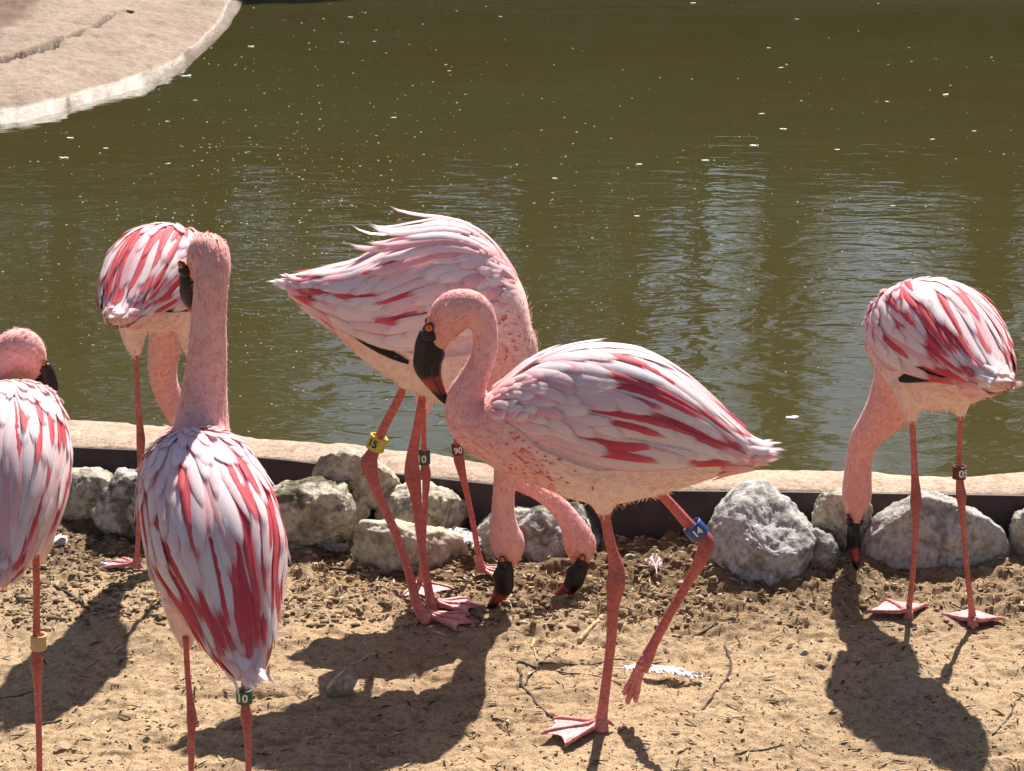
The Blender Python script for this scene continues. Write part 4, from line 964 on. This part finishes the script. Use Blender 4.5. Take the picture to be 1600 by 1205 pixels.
# ------------------------------------------------------------------ rocks
def rock(outline, Yb, depth, base_col, seed, label, moss=0.2, rough=1.0, group='stones along the edging', lean=0.0, flatp=0.75):
    """outline in px (closed, anticlockwise or not) of the stone's silhouette at depth Yb; depth in metres"""
    P = np.array([at(x, y, Yb) for x, y in outline]); c = P.mean(0); rel = P-c
    nth = 120; ang = np.arctan2(rel[:, 2], rel[:, 0]); o = np.argsort(ang); ang = ang[o]; rad = np.hypot(rel[o, 0], rel[o, 2])
    # exact polygon radius per angle
    th = np.linspace(-math.pi, math.pi, nth, endpoint=False); Q = rel[o]
    rr = []
    for t in th:
        dx, dz = math.cos(t), math.sin(t); best = 0.001
        for k in range(len(Q)):
            a = Q[k]; b = Q[(k+1) % len(Q)]; ex, ez = b[0]-a[0], b[2]-a[2]; den = dx*ez-dz*ex
            if abs(den) < 1e-12: continue
            s = (a[0]*ez-a[2]*ex)/den; q = (a[0]*dz-a[2]*dx)/den
            if s > 0 and -1e-6 <= q <= 1+1e-6: best = max(best, s)
        rr.append(best)
    rr = np.array(rr); rr = (rr+0.5*(np.roll(rr, 1)+np.roll(rr, -1)))/2
    m = 56; V = [c+np.array([0, -depth, 0])]
    for i in range(1, m):
        ph = math.pi*i/m
        for t, r0 in zip(th, rr):
            s = math.sin(ph)**flatp; y = -depth*np.sign(math.cos(ph))*abs(math.cos(ph))**0.9
            zz = math.sin(t)*r0*s
            V.append(c+np.array([math.cos(t)*r0*s, y+lean*zz, zz]))
    V.append(c+np.array([0, depth, 0])); V = np.array(V)
    F = [(0, 1+(j+1) % nth, 1+j) for j in range(nth)]
    for i in range(m-2):
        for j in range(nth): F.append((1+i*nth+j, 1+i*nth+(j+1) % nth, 1+(i+1)*nth+(j+1) % nth, 1+(i+1)*nth+j))
    last = len(V)-1
    for j in range(nth): F.append((last, 1+(m-2)*nth+j, 1+(m-2)*nth+(j+1) % nth))
    size = float(np.mean(rr))
    # planar cuts give the stone its facets
    rg = np.random.default_rng(seed)
    for k in range(16):
        n = rg.normal(size=3)*np.array([1, 1, 0.8]); n[1] = -abs(n[1])*1.7-0.3; n = nrm(n)
        dd = (V-c)@n; lim = np.max(dd)*rg.uniform(0.70, 0.92)
        ov = np.clip(dd-lim, 0, None); V = V-n*(ov*0.95)[:, None]
    Nn = nrmN(V-c)
    amp = size*rough
    V = V+Nn*(0.12*amp*vnoise3(V, 1.4/size, seed)+0.10*amp*vnoise3(V, 4/size, seed+1)+0.085*amp*vnoise3(V, 10/size, seed+2)+0.06*amp*vnoise3(V, 24/size, seed+3)+0.03*amp*vnoise3(V, 50/size, seed+4))[:, None]
    base = np.array([c[0], c[1], V[:, 2].min()])
    col = np.tile(base_col, (len(V), 1))
    ms = vnoise3(V, 16.0, seed+7)+0.6*vnoise3(V, 45.0, seed+8)+0.35*vnoise3(V, 110.0, seed+9)
    k = (smoothstep(0.06, 0.26, ms)*min(1.0, moss))[:, None]; col = col*(1-0.85*k)+np.array([0.085, 0.080, 0.030])*0.85*k
    dk = (smoothstep(0.10, 0.30, vnoise3(V, 30.0, seed+11)+0.5*vnoise3(V, 80.0, seed+12))*0.35)[:, None]; col = col*(1-dk)
    ob = mk('stone', V, F, M['rock'], origin=base, col=col)
    tag(ob, label, 'stone', group)
    return ob
GREY = (0.54, 0.52, 0.49); WARM = (0.60, 0.545, 0.455); YEL = (0.62, 0.565, 0.46)
rock([(70, 745), (95, 736), (150, 737), (182, 752), (178, 775), (168, 800), (140, 815), (90, 818), (66, 800)], 4.86, 0.085, WARM, 101, 'pale angular stone left of the thin legged stone row, under the edging', 0.5)
rock([(186, 742), (240, 738), (300, 745), (330, 770), (325, 830), (280, 856), (190, 856), (140, 852), (136, 815), (160, 775)], 4.74, 0.10, GREY, 102, 'slanting mossy based stone behind the upright streaked flamingo', 0.9)
rock([(480, 745), (500, 715), (540, 704), (580, 710), (622, 748), (640, 775), (625, 800), (560, 800), (500, 790)], 4.73, 0.07, WARM, 103, 'pale slab leaning on the edging above the mossy stone', 0.35)
rock([(415, 775), (440, 757), (500, 751), (545, 751), (574, 770), (582, 805), (570, 842), (520, 858), (450, 862), (408, 850), (400, 810)], 4.66, 0.095, WARM, 104, 'rounded mossy stone right of the upright streaked flamingo', 1.0)
rock([(583, 800), (592, 775), (620, 758), (665, 755), (712, 772), (744, 800), (755, 825), (735, 848), (650, 855), (590, 840)], 4.70, 0.085, YEL, 105, 'pitted cream stone behind the banded red legs', 0.55)
rock([(550, 830), (565, 815), (620, 817), (690, 830), (745, 850), (752, 880), (730, 905), (640, 915), (560, 912), (548, 880)], 4.53, 0.07, YEL, 106, 'low flat tan stone slab with a white feather leaning on it', 0.25, 0.8)
rock([(745, 830), (765, 808), (790, 798), (830, 800), (850, 840), (845, 885), (800, 900), (755, 890)], 4.62, 0.07, GREY, 107, 'small grey stone behind the head hanging straight down', 0.5)
rock([(805, 820), (835, 797), (870, 786), (905, 790), (935, 815), (955, 850), (958, 890), (930, 912), (860, 915), (815, 905), (800, 870)], 4.60, 0.09, GREY, 108, 'cracked grey stone with mossy foot behind the curved neck', 0.75)
rock([(925, 850), (945, 835), (985, 842), (1003, 862), (998, 882), (960, 890), (930, 885)], 4.64, 0.05, GREY, 109, 'small stone wedged beside the walking bird\'s standing leg', 0.3)
rock([(1098, 880), (1103, 845), (1120, 812), (1142, 785), (1170, 768), (1196, 766), (1230, 785), (1262, 815), (1288, 850), (1292, 885), (1260, 908), (1180, 912), (1115, 905)], 4.51, 0.12, (0.56, 0.55, 0.55), 110, 'large rough grey boulder with a pointed top beside the raised banded leg', 0.0, 0.9, lean=0.45)
rock([(1270, 810), (1280, 775), (1300, 766), (1340, 768), (1360, 790), (1362, 840), (1345, 872), (1300, 870), (1275, 850)], 4.57, 0.05, YEL, 111, 'yellowish upright block stone behind the pecking flamingo\'s bill', 0.35)
rock([(1255, 850), (1275, 828), (1300, 836), (1316, 866), (1313, 894), (1275, 902), (1252, 888)], 4.49, 0.05, (0.40, 0.39, 0.39), 112, 'dark grey piece standing in for the shaded facet of the large boulder', 0.0)  # separate piece, darker colour stands in for the boulder's shaded facet
rock([(1346, 850), (1360, 820), (1400, 790), (1440, 772), (1490, 782), (1535, 802), (1562, 825), (1585, 860), (1580, 885), (1520, 895), (1440, 905), (1370, 914), (1343, 897)], 4.53, 0.09, (0.55, 0.535, 0.515), 113, 'large wedge shaped grey boulder behind the dark red leg band', 0.0, 0.75)
rock([(1576, 845), (1584, 812), (1615, 793), (1680, 798), (1710, 850), (1690, 890), (1600, 886), (1578, 868)], 4.55, 0.08, GREY, 114, 'grey stone past the wedge shaped boulder at the end of the row', 0.0)
rock([(-40, 760), (0, 745), (40, 748), (58, 780), (50, 830), (0, 842), (-45, 830)], 4.80, 0.08, GREY, 115, 'grey stone under the edging behind the one legged flamingo', 0.5)
for k, (x, y, w) in enumerate([(1005, 858, 22), (1042, 862, 18), (1072, 868, 14), (985, 875, 12), (1595, 868, 10), (1085, 858, 16), (1060, 850, 13)]):
    rock([(x-w, y), (x-w*.6, y-w*.6), (x, y-w*.75), (x+w*.7, y-w*.5), (x+w, y), (x+w*.6, y+w*.45), (x-w*.7, y+w*.45)], gnd(x, y+4)[1], 0.016, GREY, 140+k, 'little pale rubble stone at the foot of the edging', 0.0, group='rubble at the foot of the edging')
rock([(508, 1078), (520, 1062), (545, 1043), (557, 1044), (560, 1066), (548, 1084), (525, 1092), (512, 1090)], gnd(535, 1086)[1], 0.026, (0.66, 0.55, 0.42), 130, 'lone angular tan stone lying on the sand at the shadow\'s edge', 0.0, 0.6, group='loose stones on the sand')
rock([(1243, 1024), (1250, 1016), (1262, 1015), (1268, 1022), (1262, 1029), (1248, 1030)], gnd(1255, 1027)[1], 0.012, (0.54, 0.46, 0.36), 131, 'single pale pebble on open sand left of the pecking bird\'s shadow', 0.0, 0.6, group='loose stones on the sand')

# ------------------------------------------------------------------ twigs and feathers lying about
def on_ground(pts, lift=0.003, n=24):
    G = np.array([gnd(x, y) for x, y in pts]); D = catmull(G, n) if len(G) > 2 else G[0]+(G[1]-G[0])*np.linspace(0, 1, n)[:, None]
    D[:, 2] = ground_h(D[:, 0], D[:, 1])
    k = np.ones(5)/5; z = np.convolve(np.pad(D[:, 2], 2, 'edge'), k, 'valid'); D[:, 2] = np.maximum(z, D[:, 2]-0.002)+lift
    D[:, 0] += 0.004*vnoise(np.arange(n)*0.7, np.zeros(n), int(abs(pts[0][0]))+5); 
    return D
def twig(pts, rpx, mat, label, branch=None, name='twig', lift=None):
    x, y = pts[0]; r = rpx*mpp(x, y, gnd(x, y)[1])
    D = on_ground(pts, r*0.5 if lift is None else lift); o = D[len(D)//2].copy()
    parts = [sweep(D, r*np.linspace(1.1, 0.6, len(D))*(1+0.3*vnoise(np.arange(len(D))*0.9, np.zeros(len(D)), int(x))), 7)]
    for b in (branch or []):
        D2 = on_ground(b, r*0.6, 12); parts.append(sweep(D2, r*np.linspace(0.75, 0.45, 12), 6))
    V, F = join(parts); ob = mk(name, V, F, M[mat], origin=o); tag(ob, label, name.split('_')[-1]); return ob
twig([(445, 887), (500, 890), (560, 893), (620, 901), (700, 909), (770, 915), (832, 921)], 2.2, 'twig', 'long thin dark twig lying behind the red feet')
twig([(684, 904), (715, 890), (745, 874)], 1.8, 'twig', 'short straight twig slanting up towards the flat slab')
twig([(810, 1040), (813, 1058), (818, 1076), (838, 1096), (863, 1117)], 2.6, 'twig', 'forked brown twig on sand between the shadow and the walking bird', [[(833, 1042), (826, 1058), (818, 1074)]])
twig([(798, 1031), (850, 1042), (900, 1055), (972, 1072)], 1.4, 'twig', 'thin twig crossing behind the walking bird\'s standing leg')
twig([(842, 1036), (910, 1037), (960, 1032), (994, 1028)], 1.4, 'twig', 'hair thin straight twig above the long white feather')
twig([(1131, 1013), (1139, 1035), (1140, 1056), (1122, 1083), (1107, 1100), (1095, 1119)], 2.2, 'twig', 'bent grey twig on sand right of the long white feather')
twig([(1062, 995), (1105, 986), (1130, 977), (1155, 968)], 1.6, 'twig', 'slim twig on the sand below the large pointed boulder', [[(1130, 979), (1150, 980), (1168, 978)]])
twig([(905, 998), (918, 988), (931, 979), (940, 968)], 4.0, 'straw', 'short thick tan stick left of the walking bird\'s leg', name='stick')
twig([(86, 927), (110, 936), (132, 948), (153, 961)], 3.0, 'twig', 'stubby dark twig lying above the lowered bird\'s shadow')
twig([(-10, 893), (40, 889), (80, 892), (165, 890)], 1.6, 'twig', 'straight thin twig running behind the banded single leg')
twig([(95, 858), (145, 870), (180, 862), (222, 856)], 1.8, 'twig', 'curved twig below the slanting mossy stone')
twig([(64, 1128), (82, 1125), (97, 1122)], 2.4, 'twig', 'short dark twig beside the one legged bird')
twig([(0, 1084), (35, 1081), (64, 1077)], 1.4, 'twig', 'faint thin twig left of the one legged bird')
twig([(770, 1121), (815, 1123), (865, 1121)], 1.3, 'twig', 'hair thin twig at the end of the tall bird\'s shadow')
twig([(1552, 1155), (1575, 1125), (1588, 1100), (1602, 1086)], 1.8, 'twig', 'pale twig beside the pecking bird\'s shadow')
twig([(835, 1000), (832, 1012), (836, 1024), (841, 1034)], 2.0, 'straw', 'small curved straw stalk above the forked twig', name='stalk')
twig([(830, 1048), (858, 1028), (884, 1003)], 1.3, 'twig', 'faint twig slanting towards the tan stick')
twig([(548, 1042), (572, 1033), (600, 1031)], 2.4, 'straw', 'dry pale stalk beside the lone angular stone', name='stalk')
twig([(975, 850), (1000, 856), (1030, 862), (1056, 872)], 2.2, 'straw', 'dry pale stalk at the foot of the edging', name='stalk')
twig([(520, 910), (545, 918), (570, 930)], 1.8, 'straw', 'little dry stalk in the crumbly soil below the flat slab', name='stalk')
twig([(1150, 1180), (1180, 1170), (1225, 1165)], 1.6, 'twig', 'small dark twig on the open sand by the walking bird\'s shadow')
twig([(1290, 905), (1320, 915), (1345, 930)], 1.6, 'twig', 'small twig under the wedge shaped boulder')

def ground_feather(a, b, wpx, label, fluff=0.5, lift=0.006, seed=1, curve=0.0, tint=(0.88, 0.86, 0.85)):
    A = gnd(*a); B = gnd(*b); w = wpx*mpp(a[0], a[1], A[1]); r = random.Random(seed)
    n = 16; t = np.linspace(0, 1, n); C = A+(B-A)*t[:, None]; T = nrm(B-A); S = nrm(np.cross((0, 0, 1), T))
    C = C+S*(curve*w*np.sin(t*math.pi))[:, None]
    C[:, 2] = np.max(ground_h(C[:, 0], C[:, 1]))*0.6+ground_h(C[:, 0], C[:, 1])*0.4+lift*(0.2+0.8*np.sin(t*math.pi*0.8))
    o = C[0].copy(); parts = [sweep(C, np.linspace(0.0016, 0.0005, n), 6)]
    for sd in (1, -1):
        for k in range(110):
            q = r.uniform(0.22, 0.98); i = q*(n-1); i0 = int(i); p = C[i0]*(1-(i-i0))+C[min(n-1, i0+1)]*(i-i0)
            wd = w*np.interp(q, [0.2, 0.4, 0.75, 1], [0.55, 1, 0.85, 0.25])*r.uniform(0.75, 1.1)
            tip = p+S*sd*wd+T*wd*r.uniform(0.6, 1.1)+np.array([0, 0, r.uniform(-.002, .006)*fluff*2])
            mid = (p+tip)/2+np.array([0, 0, 0.003+0.004*fluff*r.random()]); wb = 0.0016+0.0014*r.random()
            V = [p-T*wb, p+T*wb, mid+T*wb*1.1, mid-T*wb*1.1, tip]
            parts.append((np.array(V), [(0, 1, 2, 3), (3, 2, 4)]))
    V, F = join(parts); ob = mk('fallen_feather', V, F, M['feather'], origin=o, col=np.tile(tint, (len(V), 1)), uv=np.tile((0.3, 0.5), (len(V), 1)))
    tag(ob, label, 'feather', 'fallen feathers')
ground_feather((935, 1050), (1098, 1073), 16, 'long white feather on the sand behind the lifted foot', 0.6, 0.012, 1, 0.5)
ground_feather((1026, 914), (1023, 890), 11, 'tiny pink and white down feather upright below the dark edging', 1.2, 0.010, 2, 0, (0.82, 0.66, 0.66))
ground_feather((686, 846), (748, 882), 17, 'fluffy white feather leaning on the flat tan slab', 1.3, 0.030, 3)
ground_feather((204, 890), (158, 883), 6, 'pale feather beside the foot of the bird with lowered neck', 0.5, 0.006, 4)
ground_feather((492, 858), (542, 868), 12, 'feather by the mossy stone, its grey tint standing in for shade', 0.8, 0.008, 5, 0, (0.5, 0.5, 0.5))  # shade put into the feather's colour by a grey tint
ground_feather((78, 852), (100, 846), 11, 'small scrap of white down below the pale angular stone', 1.2, 0.008, 6)

# ------------------------------------------------------------------ loose soil crumbs and litter
def crumbs(name, n, sampler, smin, smax, cols, seed, flat=0.75):
    r = np.random.default_rng(seed); bm = bmesh.new(); bmesh.ops.create_icosphere(bm, subdivisions=1, radius=1.0)
    bv = np.array([v.co[:] for v in bm.verts]); bf = np.array([[v.index for v in f.verts] for f in bm.faces]); bm.free()
    P = sampler(r, n); n = len(P)
    s = smin*(smax/smin)**(r.random(n)**2.2)
    a = r.uniform(0, 6.28, n); ca, sa = np.cos(a), np.sin(a)
    V = bv[None]*(1+0.8*(r.random((n, 12, 1))-0.5)); V = V*np.stack([r.uniform(0.7, 1.5, n), r.uniform(0.6, 1.0, n), flat*r.uniform(0.6, 1.1, n)], -1)[:, None, :]*s[:, None, None]
    X = V[..., 0]*ca[:, None]-V[..., 1]*sa[:, None]; Y = V[..., 0]*sa[:, None]+V[..., 1]*ca[:, None]
    Z = V[..., 2]+(ground_h(P[:, 0], P[:, 1])+s*0.25)[:, None]
    V = np.stack([X+P[:, 0:1], Y+P[:, 1:2], Z], -1).reshape(-1, 3)
    F = (np.arange(n)[:, None, None]*12+bf[None]).reshape(-1, 3)
    cols = np.array(cols); c = cols[r.integers(0, len(cols), n)]*r.uniform(0.7, 1.15, (n, 1)); c = np.repeat(c, 12, 0)
    o = mk(name, V, F, M['crumb'], col=np.clip(c, 0, 0.9)); return o
def s_near(r, n):
    px = r.uniform(-40, 1640, n); py = 835+150*r.random(n)**1.35; keep = r.random(n) < np.where(px > 1080, 0.45, 1.0)
    P = np.array([gnd(a, b) for a, b in zip(px[keep], py[keep])]); return P[P[:, 1] < front_y(P[:, 0])-0.02]
def s_all(r, n):
    px = r.uniform(-60, 1660, n); py = 860+390*r.random(n); return np.array([gnd(a, b) for a, b in zip(px, py)])
SANDC = [(0.50, 0.35, 0.21), (0.40, 0.27, 0.16), (0.56, 0.41, 0.26), (0.34, 0.225, 0.135), (0.47, 0.35, 0.24)]
HUM = [(0.34, 0.23, 0.135), (0.24, 0.15, 0.085), (0.44, 0.31, 0.19), (0.20, 0.13, 0.075), (0.50, 0.37, 0.24)]
o = crumbs('soil_crumbs', 10000, s_near, 0.0018, 0.0105, HUM, 5, 0.6); tag(o, 'dark crumbly soil strewn along the foot of the stones', 'soil', kind='stuff')
o = crumbs('sand_grains', 14000, s_all, 0.0008, 0.0036, SANDC, 6); tag(o, 'loose coarse sand grains and pebbles over the bare ground', 'sand', kind='stuff')
def litter_bits():
    r = np.random.default_rng(9); n = 2000
    px = r.uniform(-40, 1640, n); py = np.where(r.random(n) < 0.62, 840+130*r.random(n), 870+360*r.random(n))
    P = np.array([gnd(a, b) for a, b in zip(px, py)]); P = P[P[:, 1] < front_y(P[:, 0])-0.01]; n = len(P)
    a = r.uniform(0, math.pi, n); d = np.stack([np.cos(a), np.sin(a), r.uniform(-.2, .35, n)], -1); s = np.stack([-np.sin(a), np.cos(a), r.uniform(-.3, .3, n)], -1)
    L = r.uniform(0.004, 0.016, n)[:, None]; W = r.uniform(0.0007, 0.0026, n)[:, None]
    C = np.column_stack([P[:, :2], ground_h(P[:, 0], P[:, 1])+0.0035]); u = np.array([0, 0, 0.0007])
    q = [C-d*L-s*W, C-d*L*0.2+s*W*1.3+u*2, C+d*L, C+d*L*0.2-s*W*1.2+u*2]
    V = np.stack(q+[x-u*2 for x in q], 1).reshape(-1, 3); b = np.arange(n)[:, None]*8
    F = np.concatenate([b+np.array(k) for k in ([0, 3, 2, 1], [4, 5, 6, 7], [0, 1, 5, 4], [1, 2, 6, 5], [2, 3, 7, 6], [3, 0, 4, 7])])
    pal = np.array([(0.50, 0.37, 0.22), (0.22, 0.14, 0.08), (0.62, 0.50, 0.33), (0.10, 0.065, 0.04), (0.46, 0.38, 0.28)])
    c = np.repeat(pal[r.integers(0, 5, n)], 8, 0)
    o = mk('plant_litter', V, F, M['crumb'], col=c, smooth=False); tag(o, 'tiny scraps of straw and bark scattered over the soil', 'litter', kind='stuff')
litter_bits()

# ------------------------------------------------------------------ down, floating scraps and glint specks on the pond
FLOAT = [(392, 73, 7), (262, 190, 5), (262, 256, 6), (110, 216, 8), (165, 232, 6), (100, 247, 10), (290, 119, 12), (305, 157, 5), (548, 27, 5), (534, 66, 5), (615, 184, 6), (782, 26, 4), (585, 65, 4), (702, 111, 4), (867, 279, 6), (998, 257, 8), (1102, 251, 9), (1178, 228, 10), (1224, 202, 8), (1190, 178, 7), (1220, 106, 6), (1308, 234, 6), (1478, 148, 7), (1457, 218, 6), (1083, 5, 6), (1395, 322, 5), (1238, 653, 15), (995, 338, 6), (1386, 159, 5), (1522, 205, 5), (1201, 75, 4), (1245, 30, 5)]
for k, (x, y, w) in enumerate(FLOAT):
    c = gnd(x, y, WATER_Z); r = random.Random(k); L = 0.72*w*mpp(x, y, c[1]); a = r.uniform(-0.5, 0.5)
    d = np.array([math.cos(a), math.sin(a), 0]); s = np.array([-d[1], d[0], 0]); n = 7; V = []; F = []
    for i in range(n):
        t = i/(n-1)*2-1; wd = 0.75*L*math.sqrt(max(0, 1-t*t))+0.0012; hz = 0.0006+0.10*L*(t*t)*r.random()
        for q, zz in ((-1, 0), (-.4, .12*L*r.uniform(.3, 1.5)), (.4, .12*L*r.uniform(.3, 1.5)), (1, 0)):
            V.append(c+d*L*t+s*q*wd*(1+0.3*r.uniform(-1, 1))+np.array([0, 0, hz+zz]))
        V.append(c+d*L*t+np.array([0, 0, -0.002]))
    for i in range(n-1):
        for j in range(5): F.append((i*5+j, i*5+(j+1) % 5, (i+1)*5+(j+1) % 5, (i+1)*5+j))
    ob = mk('floating_feather', V, F, M['feather'], origin=c, col=np.tile((0.84, 0.80, 0.74), (len(V), 1)), uv=np.tile((0.3, 0.5), (len(V), 1)))
    tag(ob, 'small pale down feather floating on the green water', 'feather', 'down floating on the pond')
def specks():
    r = np.random.default_rng(12); n = 2800
    px = np.where(r.random(n) < 0.6, r.normal(480, 190, n), r.uniform(0, 1600, n)); py = np.where(r.random(n) < 0.7, 330+130*r.normal(size=n), r.uniform(0, 720, n))
    P = np.array([gnd(a, min(max(b, -20), 735), WATER_Z+0.0008) for a, b in zip(px, py)]); P = P[P[:, 1] > np.interp(P[:, 0], XS, BY)+0.04]; n = len(P)
    s = (P[:, 1]/FPX*(0.5+2.4*r.random(n)**3))[:, None]; a = r.uniform(0, 6.28, n); d = np.stack([np.cos(a), np.sin(a), 0*a], -1); e = np.stack([-np.sin(a), np.cos(a), 0*a], -1)
    V = np.stack([P-d*s, P+e*s*0.7, P+d*s, P-e*s*0.7, P+np.array([0, 0, 1])*s*0.35], 1).reshape(-1, 3); b = np.arange(n)[:, None]*5
    F = np.concatenate([b+np.array(k) for k in ([0, 3, 4], [3, 2, 4], [2, 1, 4], [1, 0, 4])])
    pal = np.array([(0.70, 0.66, 0.50), (0.45, 0.42, 0.22), (0.62, 0.66, 0.55), (0.5, 0.36, 0.2)]); c = np.repeat(pal[r.integers(0, 4, n)], 5, 0)  # pale colours serve both floating bits and imitated glints on the water
    o = mk('scum_and_glints', V, F, M['crumb'], col=c, smooth=False); tag(o, 'fine pale floating specks that also imitate glints on the pond', 'scum', kind='stuff')
specks()
